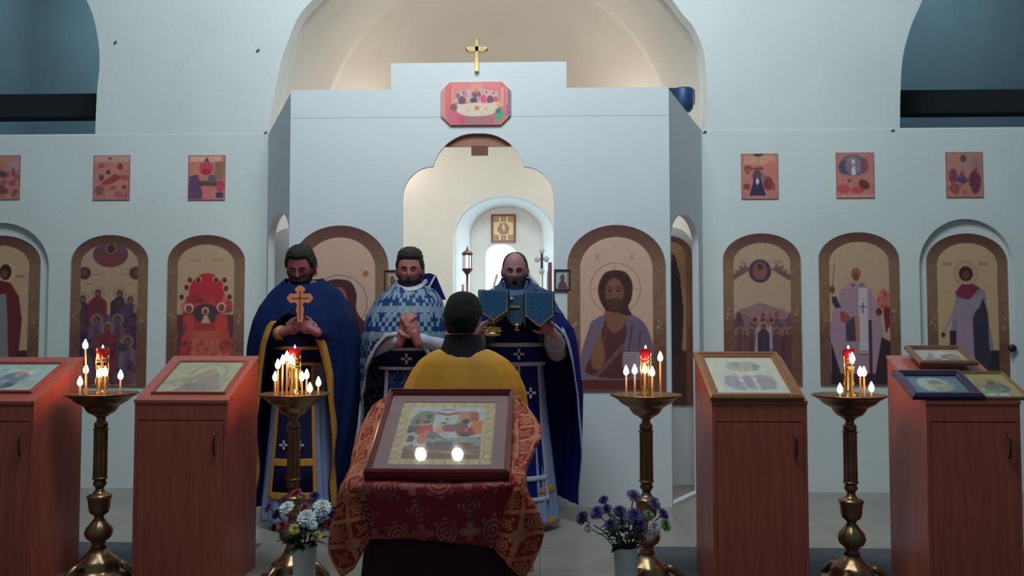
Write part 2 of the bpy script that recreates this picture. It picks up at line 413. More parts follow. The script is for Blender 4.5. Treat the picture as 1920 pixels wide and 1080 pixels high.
M_pane = mat('frosted_daylit_glass', (200, 220, 230), .3, emit=(.34, .72, 1.0), estr=14.0)
w = empty('window_1', (0, YN, 0)); tag(w, kind='structure')
bm2('pane', plate([arch_loop(wx0, wx1, wzb, wzs, wzt)], YN+.07, YN+.08), M_pane, w)
bm = bmesh.new(); box(bm, wx0, wx1, YN+.055, YN+.07, az(940, 520, YN)-.006, az(940, 520, YN)+.006); bm2('glazing_bar', bm, M_niche, w)
bm = bmesh.new(); box(bm, nx0+.02, nx1-.02, YB+.02, YN, .6, .7); struct('trim_4', bm, M_niche)

# central screen (iconostasis): body, raised centre, royal-door opening
fx0, fx1 = ax(541, 540, YF), ax(1257, 540, YF)
zt1, zt2, zj = az(900, 166, YF), az(900, 117, YF), az(900, 219, YF)
hx0, hx1 = ax(733, 140, YF), ax(1062, 140, YF)
op = L([(755, 1100), (755, 372), (757, 356), (764, 340), (776, 326), (792, 316), (812, 312), (817, 298), (826, 283), (840, 268), (860, 256), (878, 251), (897, 250), (916, 251),
        (934, 256), (954, 268), (968, 283), (977, 298), (982, 312), (1002, 316), (1018, 326), (1030, 340), (1036, 356), (1038, 372), (1038, 1100)], YF)
x755, x1038 = op[1][0], op[-2][0]
op = [(x755, 0)] + smooth_curve(op[1:7], 4)[:-1] + smooth_curve(op[6:19], 4)[:-1] + smooth_curve(op[18:24], 4) + [(x1038, 0)]
lowl = [(fx0, 0)] + op + [(fx1, 0), (fx1, zj-.0012), (fx0, zj-.0012)]
struct('wall_screen', plate([lowl], YF, YF+.03), M_screen)
struct('wall_screen_header', plate([[(fx0, zj+.0012), (fx1, zj+.0012), (fx1, zt1), (hx1, zt1), (hx1, zt2), (hx0, zt2), (hx0, zt1), (fx0, zt1)]], YF, YF+.03), M_screen)
# oblique cheeks joining the screen to the walls, each with an arched opening and a sloping top
def cheek(name, xa, xb, o0, o1, zt, zs):
    ln = math.hypot(xb-xa, YW-YF)
    ux, uy = (xb-xa)/ln, (YW-YF)/ln
    conv = lambda s, z, y: (xa + s*ux - y*uy*(1 if xb > xa else -1), YF + s*uy + y*abs(ux), z)
    lp = [(0, 0), (ln, 0), (ln, ZL), (0, zt1-.01)]
    bm = plate([lp, arch_loop(o0*ln, o1*ln, .02, zs, zt, 24)], 0.0, .05, conv)
    return struct(name, bm, M_screen), conv, ln
ck, cconv, cl = cheek('wall_cheek_right', fx1-.004, xr, .04, .86, az(1280, 404, 6.37), az(1280, 455, 6.37))
ck2, cconv2, cl2 = cheek('wall_cheek_left', fx0+.004, xl, .02, .93, az(520, 400, 6.37), az(520, 450, 6.37))
for nm, pa, pb_, zt__ in (('door_3', 1214, 1303, 426), ('door_4', 500, 590, 424)):
    a_, b_ = ax(pa, 600, 6.90), ax(pb_, 600, 6.90)
    struct(nm, plate([arch_loop(a_, b_, .01, az(1258, 470, 6.9), az(1258, zt__, 6.9))], 6.90, 6.94), M_screen)
# recessed ledge of the screen: brown pelmet behind the royal opening
pl = thing('pelmet_board', (AX, YF+.045, 3.0), 'reddish brown board closing the very top of the trefoil doorway', 'board')
M_pel = mat('brown_board', (134, 96, 84), .6, var=.08)
z275 = az(900, 275, YF+.045); bm = bmesh.new(); box(bm, ax(800, 275, YF+.045), ax(992, 275, YF+.045), YF+.031, YF+.06, z275, az(900, 236, YF+.045)); bm2('panel', bm, M_pel, pl)
bm = bmesh.new(); box(bm, ax(884, 280, YF+.045), ax(915, 280, YF+.045), YF+.031, YF+.07, az(900, 291, YF+.045), z275+.002); bm2('block', bm, mat('dark_brown_block', (92, 56, 52), .6), pl)
# rugs on the floor
M_rug = mat('dark_rug', (62, 70, 78), .95, var=.15, scale=40, bump=.4, bscale=200)
for i, (a, c, lb) in enumerate([(-2.9, -1.62, 'dark grey rug on the pale floor under the left candle stand and lecterns'), (.56, 3.6, 'dark grey rug on the pale floor under the two right-hand candle stands and lecterns')]):
    bm = bmesh.new(); box(bm, a if i else -4.2, c, 2.4, 4.99, 0, .003); o = bm2('rug', bm, M_rug, base=(c, 4.5, 0)); tag(o, lb, 'rug')
# little marks: hooks and nail heads in the plaster
M_nail = mat('rusty_nail', (80, 80, 84), .5, .3)
for (x, y, Y, r, lb) in [(217, 80, YW, .016, 'small bent hook in the upper wall right of the left dark arch'), (484, 95, YW, .016, 'small bent hook in the upper wall just left of the big arch'),
        (499, 249, YW, .013, 'small nail at the left foot of the big arch'), (1320, 248, YW, .013, 'small nail at the right foot of the big arch'), (1672, 245, YW, .012, 'small nail beside the bottom corner of the right dark arch')]:
    c = at(x, y, Y+.006); bm = bmesh.new(); tube(bm, [(c.x-r, c.y+.004, c.z-r*.6), (c.x-r*.3, c.y-.01, c.z-r*.3), (c.x+r*.4, c.y-.018, c.z+r*.2), (c.x+r, c.y-.012, c.z+r*.5)], .0055, 8)
    o = bm2('hook' if r > .014 else 'nail', bm, M_nail, base=(c.x, c.y, c.z)); tag(o, lb, 'hook' if r > .014 else 'nail')
# dark blue speaker tucked behind the right top corner of the screen
c = at(1283, 190, 6.55); sp = thing('speaker_box', (c.x, 6.55, 2.6), 'dark blue rounded box sticking out behind the top right corner of the white screen', 'speaker')
M_spk = mat('blue_cover', (28, 52, 96), .45)
bm = bmesh.new()
zt_, zb_ = az(1290, 167, 6.55), az(1290, 211, 6.55); x1_ = ax(1301, 190, 6.55); x0_ = x1_-.30
prof = [(.02, zb_), (.075, zb_+.006), (.1, zb_+.03), (.107, zb_+.08), (.11, zt_-.01), (.10, zt_), (.02, zt_)]
lathe(bm, [(r*.72, z) for r, z in prof], (x1_-.08, 6.55, 0), 28); bm2('cover', bm, M_spk, sp, True)
bm = bmesh.new(); box(bm, x0_, x1_-.08, 6.51, 6.60, zb_+.02, zt_-.001); bm2('housing', bm, mat('navy_housing', (26, 28, 46), .6), sp)
bm = bmesh.new(); tube(bm, [(x1_+.005, 6.56, zt_), (x1_+.008, 6.56, zt_-.06), (x1_+.004, 6.56, zt_-.12)], .004, 8); bm2('cable', bm, M_nail, sp)
# ================================================================ ICONS ON THE WALLS
M_print = paint_mat('icon_print', .5); M_gloss = paint_mat('icon_varnished', .35)
GR = (172, 150, 120)
def bordered(x0, x1, yt, ys, yb, bw, ground, seed):
    """border with marbling: dark at the crown, gold on the flanks, russet at the foot"""
    def f(X, Y):
        a = Art(X, Y, (128, 104, 72)); H = yb-yt
        def fade(y0, y1): return ((Y-y0)/(y1-y0)).clip(0, 1)
        a.mix(1-fade(yt+6, ys+8), (92, 54, 50))
        a.mix(fade(ys+H*.30, ys+H*.52)*.85, (98, 58, 48))
        a.mix(.45*noise2(X, Y, .12, seed)*fade(ys, ys+40), (146, 110, 74)); a.mix(.25*noise2(X, Y, .3, seed+3), (60, 38, 34))
        cx = (x0+x1)/2; hw = (x1-x0)/2
        r = np.random.RandomState(seed)
        for sgn in (-1, 1):                      # little painted flourishes half-way down the flanks
            for q in range(5): a.ell(cx+sgn*(hw-bw/2)+r.uniform(-4, 4), ys+H*.36+r.uniform(-12, 12), r.uniform(1, 3), r.uniform(1, 3), (185, 150, 120), .5)
        inner = [(x0+bw, yb-(2 if yb > ys+60 else 0)), (x0+bw, ys+6)] + [(cx-(hw-bw)*math.cos(math.pi*i/24), ys+6-(ys+6-yt-bw*.95)*math.sin(math.pi*i/24)) for i in range(25)] + [(x1-bw, ys+6), (x1-bw, yb-2)]
        a.inner = inner; a.poly(inner, ground); return a
    return f
def arched(name, label, x0, x1, yt, ys, yb, Yp, bw, fn, ground=GR, seed=1, group=None, mask=None, k=.68, cat='icon'):
    X, Y = arch_grid(x0, x1, yt, ys, yb)
    base_f = bordered(x0, x1, yt, ys, yb, bw, ground, seed)
    def art(X, Y):
        a = base_f(X, Y); keep = a.C.copy()
        m = Art(X, Y, (0, 0, 0)); m.poly(a.inner, (1, 1, 1)); msk = m.C[..., :1]
        fn(a); a.C = keep*(1-msk)+a.C*msk
        a.C = a.C*.74+a.C.mean(-1, keepdims=True)*.20+np.array((6, 3, 4)); a.mottle(.035, .22, seed); return a
    cv = wall_conv((x0+x1)/2, (yt+yb)/2, Yp)
    o = panel(name, cv, X, Y, art, M_print, thick=.012, k=k, base=(at((x0+x1)/2, yb, Yp).x, Yp, at((x0+x1)/2, yb, Yp).z))
    return tag(o, label, cat, group)
YP = YW-.013
def a_LA(a):    # saint in dark red, left door
    a.ell(8, 512, 19, 22, (190, 160, 120), .6)
    a.poly([(-5, 525), (18, 530), (34, 555), (41, 600), (37, 655), (33, 675), (4, 690), (-30, 690), (-40, 600), (-25, 540)], (104, 28, 36))
    a.poly([(-20, 555), (10, 550), (14, 600), (18, 690), (-25, 690)], (112, 122, 132)); a.ell(8, 510, 11, 15, (58, 26, 28)); a.ell(6, 513, 6, 8, (105, 62, 48))
    a.poly([(35, 657), (52, 657), (52, 690), (30, 700)], (48, 34, 48)); a.rect(28, 515, 44, 521, (120, 90, 60), .6); a.rect(-60, 690, 60, 760, (70, 40, 42))
def a_LB(a):
    a.ell(205, 477, 33, 24, (92, 60, 84)); a.ell(205, 483, 22, 16, (118, 52, 50)); a.ell(206, 466, 7, 8, (70, 36, 36)); a.ring(206, 466, 9, 9, 1.5, (160, 140, 120), .7)
    for x in (157, 253): a.ell(x, 512, 12, 12, (78, 44, 54)); a.ell(x, 511, 5, 6, (110, 60, 50))
    for x0, x1, y in ((172, 188, 515), (224, 240, 515), (160, 174, 533), (240, 248, 533)): a.rect(x0, y-2, x1, y+1, (140, 100, 70), .6)
    for x, y, c in ((155, 560, (64, 42, 70)), (183, 549, (120, 34, 44)), (224, 550, (52, 42, 60)), (244, 562, (78, 56, 90)), (140, 575, (70, 44, 60)), (262, 580, (60, 40, 62))):
        a.saint(x, y, 700, 7, 17, c, (80, 50, 64), halo=(150, 128, 110))
    a.blobs(136, 590, 272, 640, 60, [(58, 36, 60), (110, 36, 48), (84, 60, 92), (40, 32, 52)], (4, 9), 5, .7)
    for x, y, c in ((182, 600, (86, 74, 104)), (221, 600, (90, 70, 96)), (202, 615, (130, 36, 48)), (240, 640, (104, 84, 122))): a.saint(x, y, 720, 7, 15, c, (96, 48, 60), halo=(120, 104, 110))
    a.blobs(140, 640, 270, 720, 50, [(76, 34, 50), (120, 50, 60), (90, 74, 108), (50, 30, 46)], (4, 10), 8, .6)
def a_LC(a):
    a.rect(354, 486, 376, 490, (180, 96, 80), .6); a.rect(394, 486, 416, 490, (180, 96, 80), .6)
    a.ell(387, 548, 33, 36, (186, 34, 44)); a.blobs(345, 560, 430, 600, 30, [(170, 30, 40), (110, 40, 46), (196, 60, 60)], (5, 10), 3, .7)
    for x, y in ((355, 524), (371, 524), (404, 524), (420, 524), (349, 538), (423, 540), (340, 556), (430, 556)): a.ell(x, y, 6.5, 6.5, (186, 140, 112)); a.ell(x, y+1, 4.2, 5, (96, 36, 34))
    a.rect(325, 590, 448, 690, (96, 44, 46)); a.rect(325, 640, 448, 700, (120, 44, 44))
    a.poly([(350, 590), (425, 590), (440, 680), (335, 680)], (168, 44, 44)); a.rect(360, 620, 415, 690, (184, 88, 66), .8)
    a.ell(386, 588, 25, 18, (72, 52, 60)); a.ell(385, 583, 7, 7, (200, 160, 130)); a.ell(385, 584, 4, 5, (110, 56, 44)); a.poly([(377, 606), (383, 591), (389, 591), (395, 606)], (196, 150, 110))
    for x, y in ((354, 578), (415, 576)): a.ell(x, y, 9, 9, (210, 160, 140)); a.ell(x, y+1, 6, 7, (120, 60, 48)); a.poly([(x-13, 640), (x-10, 590), (x+10, 590), (x+13, 640)], (196, 60, 50), .8)
    a.blobs(326, 610, 350, 690, 20, [(70, 48, 60), (170, 60, 60)], (3, 6), 9, .7); a.blobs(420, 600, 446, 690, 20, [(150, 70, 76), (190, 70, 60)], (3, 7), 10, .7)
    a.blobs(345, 640, 430, 700, 50, [(200, 110, 80), (150, 40, 44), (120, 36, 40)], (2, 6), 11, .5)
def a_C1(a):    # mother and child
    a.ring(636, 568, 52, 52, 1.4, (110, 60, 70), .8); a.ell(685, 513, 5.5, 5.5, (150, 96, 60)); a.ell(590, 513, 5.5, 5.5, (150, 96, 60))
    a.poly([(632, 523), (656, 528), (668, 550), (668, 580), (680, 600), (700, 618), (706, 735), (560, 735), (575, 620), (600, 590), (602, 550), (612, 528)], (70, 28, 38), curve=True)
    a.ell(634, 562, 17, 24, (130, 84, 62)); a.ell(626, 559, 3, 1.6, (50, 28, 26)); a.ell(642, 559, 3, 1.6, (50, 28, 26)); a.line(634, 560, 633, 572, 2, (96, 56, 44)); a.ell(634, 578, 4, 1.5, (110, 50, 46))
    a.ell(600, 618, 15, 18, (140, 96, 70)); a.ring(600, 616, 24, 24, 1.2, (110, 60, 70), .8); a.poly([(585, 635), (620, 635), (640, 690), (600, 720), (575, 700)], (170, 110, 60)); a.rect(560, 700, 710, 735, (60, 28, 40))
def a_C2(a):    # blessing figure with open scroll
    a.ring(1154, 541, 47, 48, 1.2, (105, 80, 100), .8); a.line(1154, 494, 1154, 507, .9, (105, 80, 100), .6); a.line(1107, 541, 1122, 541, .9, (105, 80, 100), .6); a.line(1186, 541, 1201, 541, .9, (105, 80, 100), .6)
    for x in (1121, 1187):
        a.line(x-3, 476, x-3, 487, 1.2, (130, 80, 80), .7); a.line(x+3, 476, x-1, 481, 1.2, (130, 80, 80), .7); a.line(x-1, 481, x+3, 487, 1.2, (130, 80, 80), .7)
    a.poly([(1108, 603), (1090, 660), (1088, 690), (1094, 712), (1226, 712), (1226, 660), (1212, 612), (1190, 592), (1168, 586), (1140, 586)], (104, 92, 116), curve=True)
    a.poly([(1135, 590), (1130, 615), (1112, 660), (1100, 700), (1180, 705), (1178, 640), (1172, 600), (1166, 588)], (84, 36, 40), curve=True)
    a.poly([(1180, 600), (1205, 606), (1222, 650), (1226, 700), (1180, 700), (1165, 680), (1172, 640)], (96, 84, 112), curve=True)
    a.line(1176, 640, 1110, 712, 8, (110, 92, 110), .6); a.line(1185, 610, 1178, 660, 3, (60, 48, 74), .8); a.line(1200, 620, 1196, 690, 3, (66, 54, 80), .8); a.line(1140, 600, 1128, 660, 3, (120, 70, 50), .7)
    a.poly([(1135, 575), (1168, 575), (1176, 600), (1152, 625), (1134, 600)], (122, 78, 58), curve=True)
    a.poly([(1154, 506), (1174, 511), (1186, 532), (1184, 560), (1178, 575), (1184, 590), (1170, 590), (1150, 583), (1136, 582), (1124, 560), (1122, 536), (1134, 512)], (62, 30, 30), curve=True)
    a.ell(1152, 548, 17.5, 27, (112, 70, 54)); a.poly([(1139, 562), (1152, 559), (1166, 562), (1166, 576), (1152, 587), (1139, 575)], (72, 40, 34), curve=True)
    a.ell(1144, 545, 3.6, 1.8, (46, 26, 24)); a.ell(1160, 545, 3.6, 1.8, (46, 26, 24)); a.line(1140, 540, 1148, 539, 1.4, (60, 34, 30)); a.line(1156, 539, 1164, 540, 1.4, (60, 34, 30))
    a.line(1152, 543, 1151, 558, 2.4, (142, 92, 66)); a.ell(1152, 531, 10, 6, (138, 90, 66), .5); a.ell(1152, 566, 4.5, 1.5, (110, 50, 42))
    a.poly([(1118, 640), (1126, 632), (1132, 650), (1134, 668), (1126, 690), (1112, 690), (1108, 670)], (128, 84, 56), curve=True); a.line(1120, 636, 1117, 625, 4, (128, 84, 56)); a.line(1126, 636, 1126, 622, 4, (128, 84, 56))
    a.poly([(1168, 660), (1200, 660), (1202, 700), (1168, 700)], (148, 140, 156)); [a.line(1171, y, 1197-(y*7 % 5), y, 1.1, (80, 68, 86), .7) for y in range(664, 698, 5)]
    a.rect(1080, 712, 1236, 735, (92, 34, 40))
def a_RB(a):
    for sgn in (-1, 1):
        for i in range(4): a.poly([(1428+sgn*20, 505), (1428+sgn*(36+7*i), 488+i*9), (1428+sgn*(30+8*i), 503+i*8)], (112, 66, 62) if i % 2 else (96, 84, 92), .9)
        a.rect(min(1428+sgn*24, 1428+sgn*40), 487, max(1428+sgn*24, 1428+sgn*40), 495, (172, 96, 84), .5)
    a.ell(1426, 508, 21, 22, (66, 50, 78)); a.ell(1426, 508, 13, 17, (130, 74, 66)); a.ell(1426, 500, 5, 6, (72, 40, 36))
    a.poly([(1372, 600), (1385, 580), (1405, 575), (1425, 567), (1450, 575), (1472, 582), (1488, 600)], (136, 104, 112)); a.rect(1372, 598, 1490, 720, (88, 58, 70))
    a.blobs(1372, 590, 1490, 640, 60, [(110, 70, 90), (80, 50, 66), (140, 110, 120), (130, 60, 60)], (3, 8), 4, .7)
    for x in (1415, 1430, 1446): a.ell(x, 600, 6.5, 6.5, (176, 110, 100)); a.ell(x, 600, 4.5, 5, (92, 44, 42))
    a.ell(1430, 622, 13, 12, (120, 84, 90))
    for x, c in ((1393, (74, 50, 66)), (1408, (96, 60, 76)), (1455, (92, 54, 72)), (1474, (70, 44, 60)), (1386, (104, 64, 70)), (1482, (96, 50, 66))): a.saint(x, 622, 715, 5.5, 11, c, (84, 48, 60), halo=(130, 100, 100))
    a.poly([(1410, 705), (1418, 612), (1426, 612), (1424, 705)], (150, 140, 158)); a.poly([(1440, 705), (1438, 612), (1446, 612), (1450, 705)], (150, 140, 158)); a.saint(1431, 612, 705, 5.5, 11, (52, 44, 68), (70, 50, 70), halo=(170, 120, 100))
    a.blobs(1372, 640, 1490, 715, 30, [(70, 40, 56), (100, 60, 66)], (3, 7), 6, .4)
def a_RC(a):    # bishop with staff and small church
    a.poly([(1556, 720), (1552, 640), (1560, 590), (1575, 560), (1592, 535), (1622, 533), (1640, 560), (1652, 600), (1660, 660), (1646, 700), (1640, 720)], (150, 122, 148))
    a.poly([(1576, 545), (1592, 531), (1620, 531), (1634, 548), (1640, 585), (1632, 600), (1575, 590), (1572, 570)], (152, 128, 150), curve=True)
    for i in range(9):
        for j in range(8): a.rect(1576+i*7, 543+j*7, 1579+i*7, 546+j*7, (116, 92, 120), .6)
    a.rect(1610, 540, 1627, 662, (176, 176, 188)); a.line(1618, 568, 1618, 586, 1.8, (56, 40, 60)); a.line(1612, 575, 1624, 575, 1.8, (56, 40, 60)); [a.line(1612, y, 1625, y, 1.2, (56, 40, 60)) for y in (659, 664)]
    for x in (1600, 1617): a.line(x, 531, x, 538, 1.2, (60, 50, 70)); a.line(x-4, 534, x+4, 534, 1.2, (60, 50, 70))
    a.ell(1606, 512, 9, 10, (150, 88, 58)); a.ell(1606, 519, 6.5, 8, (120, 66, 44)); a.ring(1606, 513, 20, 20, .9, (150, 120, 96), .4)
    a.line(1566, 494, 1560, 560, 1.3, (96, 56, 48)); a.ell(1561, 543, 5, 7, (110, 52, 48)); a.poly([(1562, 556), (1568, 556), (1577, 577), (1566, 577), (1560, 566)], (52, 44, 66))
    a.poly([(1574, 585), (1582, 583), (1596, 596), (1588, 608), (1576, 602)], (150, 68, 56)); a.poly([(1585, 608), (1602, 592), (1604, 640), (1586, 640)], (64, 54, 76)); a.rect(1604, 592, 1611, 640, (170, 110, 80))
    a.poly([(1644, 575), (1646, 550), (1658, 540), (1668, 552), (1670, 580)], (186, 92, 76)); a.blobs(1644, 548, 1668, 580, 14, [(200, 130, 110), (150, 50, 56)], (1.5, 3), 3, .8)
    a.ell(1648, 585, 6, 7, (96, 36, 56)); a.poly([(1656, 578), (1668, 576), (1668, 610), (1660, 626)], (110, 30, 44)); a.rect(1628, 600, 1634, 720, (60, 44, 60)); a.rect(1556, 700, 1670, 722, (60, 36, 46)); a.poly([(1636, 720), (1652, 632), (1668, 640), (1668, 720)], (44, 34, 44)); a.poly([(1557, 640), (1580, 720), (1557, 720)], (44, 32, 42))
def a_RD(a):
    a.ell(1813, 512, 22, 23, (170, 130, 110), .6); a.ring(1813, 512, 22, 23, 1, (120, 80, 80), .6); [a.rect(x, 491, x+18, 498, (130, 100, 66), .5) for x in (1770, 1838)]
    a.poly([(1800, 535), (1788, 580), (1780, 640), (1782, 700), (1870, 700), (1852, 590), (1848, 545), (1828, 532)], (124, 112, 132))
    a.poly([(1792, 548), (1805, 533), (1828, 533), (1838, 540), (1818, 562), (1795, 556)], (116, 36, 60)); a.poly([(1845, 560), (1853, 590), (1853, 640), (1858, 690), (1826, 690), (1824, 600), (1832, 575)], (44, 44, 66))
    a.poly([(1786, 600), (1795, 560), (1820, 562), (1845, 548), (1838, 575), (1818, 596)], (134, 124, 142)); a.poly([(1795, 598), (1822, 598), (1826, 690), (1793, 690)], (142, 122, 150)); a.line(1786, 590, 1770, 622, 5, (140, 130, 148)); a.ell(1768, 628, 4, 5, (84, 46, 44)); a.rect(1780, 620, 1792, 660, (48, 36, 48))
    a.ell(1813, 513, 13, 14, (52, 28, 32)); a.ell(1813, 516, 7, 9, (96, 54, 44)); a.rect(1756, 657, 1874, 700, (52, 34, 44), .0); a.poly([(1756, 657), (1778, 657), (1778, 760), (1756, 760)], (50, 34, 40)); a.poly([(1856, 657), (1874, 657), (1874, 760), (1850, 760)], (40, 30, 40)); a.rect(1756, 690, 1874, 760, (54, 34, 48))
arched('arched_icon', 'arched icon on the far left door, saint in a dark red cloak', -74, 72, 441, 492, 750, YW+.045-.013, 20, a_LA, (176, 152, 112), 2)
arched('arched_icon', 'arched icon left of the screen, violet-robed crowd under three round medallions', 132, 275, 440, 490, 724, YP, 18, a_LB, (166, 142, 112), 3)
arched('arched_icon', 'arched icon on the wall beside the left priest, bright red ring of haloed figures', 313, 457, 440, 490, 724, YP, 19, a_LC, (172, 148, 112), 4)
arched('arched_icon', 'large arched icon of a veiled woman, half hidden behind the left and middle priests', 545, 727, 422, 500, 735, YF-.013, 24, a_C1, (186, 156, 134), 5)
arched('arched_icon', 'large arched icon of a bearded haloed man holding an open scroll, right of the doorway', 1064, 1248, 421, 497, 732, YF-.013, 24, a_C2, (190, 160, 138), 6)
arched('arched_icon', 'arched icon behind the gold framed picture, winged round medallion above a crowd', 1357, 1502, 437, 487, 722, YP, 19, a_RB, (166, 144, 116), 7)
arched('arched_icon', 'arched icon of a bishop in pale chequered robes with a white stole and staff', 1537, 1687, 435, 486, 722, YP, 19, a_RC, (174, 150, 118), 8)
arched('arched_icon', 'arched icon on the far right door, saint in grey, dark blue and purple', 1740, 1891, 437, 490, 760, YW+.045-.013, 19, a_RD, (178, 156, 112), 9)
# tall angel icon on the door inside the right cheek
def a_CH(a):
    a.poly([(55, 60), (85, 50), (95, 150), (92, 260), (50, 260), (35, 150)], (50, 40, 58)); a.ell(70, 45, 13, 15, (70, 44, 44)); a.ell(70, 47, 7, 9, (110, 70, 56)); a.rect(20, 200, 118, 300, (56, 34, 42), .9)
X, Y = arch_grid(0, 140, 0, 62, 560, 2.5)
bf = bordered(0, 140, 0, 62, 560, 20, (150, 124, 98), 12)
def a_CH(a):
    a.poly([(55, 60), (85, 66), (100, 130), (112, 250), (104, 400), (40, 400), (35, 150)], (50, 40, 58)); a.ell(70, 75, 15, 17, (70, 44, 44)); a.ell(70, 77, 8, 10, (110, 70, 56)); a.rect(20, 380, 120, 600, (56, 34, 42), .9)
def artc(X, Y): a = bf(X, Y); a_CH(a); a.mottle(.1, .15, 2); return a
x0_, x1_ = ax(1219, 600, 6.885), ax(1298, 600, 6.885); zt__, zb__ = az(1258, 443, 6.885), az(1285, 760, 6.885)
def convc(X, Y, d): return np.stack([x0_+(x1_-x0_)*X/140, np.full(X.shape, 6.885+d), zt__-(zt__-zb__)*Y/560], -1)
o = panel('arched_icon', convc, X, Y, artc, M_print, thick=.012); tag(o, 'narrow slice of an arched icon seen inside the right slanting side of the screen', 'icon')

# six small festal prints above, and the supper icon
def small(label, x0, x1, y0, y1, fn, seed, edge=(120, 66, 70)):
    X, Y = rect_grid(x0, x1, y0, y1, .9)
    def art(X, Y):
        a = Art(X, Y, (176, 118, 104)); a.soft = 2.0; a.mix(.5*noise2(X, Y, .09, seed), (168, 96, 92)); fn(a, x0, y0); a.C = a.C*.76+a.C.mean(-1, keepdims=True)*.16+np.array((6, 4, 7)); a.mottle(.06, .3, seed)
        e = np.minimum(np.minimum(X-x0, x1-X), np.minimum(Y-y0, y1-Y)); a.mix(((1.8-e)/1.2).clip(0, 1)*.55, edge); return a
    o = panel('icon_print', wall_conv((x0+x1)/2, (y0+y1)/2, YW-.009), X, Y, art, M_print, thick=.0085, base=(at((x0+x1)/2, y1, YW-.009).x, YW-.009, at((x0+x1)/2, y1, YW).z))
    tag(o, label, 'icon')
RD, DK, PK, VI = (150, 50, 56), (74, 50, 62), (190, 104, 100), (70, 52, 96)
def s0(a, x, y): a.ell(x+60, y+18, 10, 14, (150, 130, 130)); a.blobs(x+30, y+25, x+75, y+80, 26, [DK, RD, (84, 84, 84), PK], (3, 7), 31)
def s1(a, x, y):
    a.rect(x, y, x+68, y+12, (186, 150, 140), .7); a.ell(x+31, y+6, 3, 2, DK); a.ell(x+15, y+20, 6, 4, RD, .8); a.ell(x+50, y+23, 6, 5, RD, .9); a.ell(x+50, y+19, 3, 4, (120, 44, 44)); a.ell(x+28, y+32, 4, 4, DK); a.ell(x+15, y+42, 5, 6, (100, 60, 70))
    a.ell(x+34, y+47, 19, 6, (146, 44, 44), .9, -.4); a.ell(x+40, y+41, 7, 5, RD); a.ell(x+59, y+43, 8, 5, (150, 70, 60), .8); a.ell(x+12, y+66, 9, 9, (110, 66, 72), .8); a.ell(x+37, y+61, 6, 4, (150, 70, 60)); a.ell(x+58, y+60, 5, 4, (110, 60, 60)); a.ell(x+50, y+74, 12, 6, (150, 76, 86), .8); a.blobs(x+5, y+55, x+64, y+80, 14, [(150, 80, 90), (120, 70, 70), PK], (2, 5), 4, .5)
def s2(a, x, y):
    a.rect(x+3, y+2, x+62, y+12, (206, 170, 130), .8); a.poly([(x+34, y+3), (x+39, y+12), (x+30, y+12)], (70, 70, 50)); a.rect(x+3, y+12, x+20, y+40, (196, 110, 86), .7); a.ell(x+33, y+24, 13, 12, (186, 44, 74), .8); a.ell(x+33, y+31, 9, 6, (166, 30, 56)); a.rect(x+50, y+12, x+66, y+45, (130, 90, 70), .8)
    a.poly([(x+2, y+40), (x+18, y+36), (x+24, y+60), (x+30, y+82), (x, y+82)], VI, .85); a.rect(x+18, y+48, x+56, y+58, DK, .85); a.ell(x+44, y+44, 8, 8, (96, 84, 80)); a.poly([(x+28, y+58), (x+40, y+58), (x+46, y+82), (x+26, y+82)], (196, 96, 90)); a.ell(x+60, y+58, 8, 12, (176, 56, 74)); a.rect(x+52, y+70, x+66, y+80, VI)
def s3(a, x, y):
    a.rect(x+6, y+3, x+62, y+20, (200, 160, 120), .5); a.ell(x+32, y+1, 9, 4.5, (44, 44, 62)); a.line(x+32, y+3, x+32, y+18, 1.2, (110, 90, 80)); a.ell(x+13, y+28, 8, 6, (140, 56, 56)); a.rect(x+8, y+28, x+16, y+38, (150, 76, 70)); a.ell(x+55, y+22, 7, 9, (196, 96, 76), .8)
    a.poly([(x+20, y+27), (x+40, y+25), (x+42, y+31), (x+22, y+30)], (110, 56, 50)); a.ell(x+30, y+42, 9, 12, (90, 56, 64)); a.ell(x+50, y+56, 9, 13, (120, 46, 52)); a.ell(x+41, y+44, 5, 7, (120, 96, 104)); a.ell(x+10, y+62, 7, 6, (130, 56, 50)); a.poly([(x+24, y+46), (x+36, y+46), (x+46, y+79), (x+15, y+79)], (44, 36, 76)); a.ell(x+30, y+52, 3.2, 6, (200, 180, 180)); a.ell(x+60, y+62, 4, 7, (150, 60, 50))
def s4(a, x, y):
    a.ell(x+32, y+24, 26, 20, (98, 92, 110)); a.ell(x+16, y+28, 12, 13, (70, 74, 84), .8); a.ell(x+52, y+24, 9, 14, (130, 64, 76), .8); a.ell(x+32, y+24, 15, 17, (140, 136, 148), .6); a.poly([(x+29, y+13), (x+35, y+13), (x+37, y+42), (x+29, y+42)], (196, 192, 204)); [a.line(x+32, y+24, x+32+22*math.cos(t), y+24+17*math.sin(t), 1, (80, 74, 92), .7) for t in (.4, 1.2, 2, 2.8, 3.6, 4.4, 5.2, 6)]
    a.ell(x+24, y+53, 4, 3, (130, 60, 56), 1, -.6); a.ell(x+13, y+68, 12, 8, (186, 66, 66)); a.ell(x+40, y+70, 12, 7, (184, 64, 72)); a.ell(x+52, y+60, 11, 8, (104, 44, 48), 1, .6); a.rect(x, y+79, x+72, y+86, (200, 130, 124))
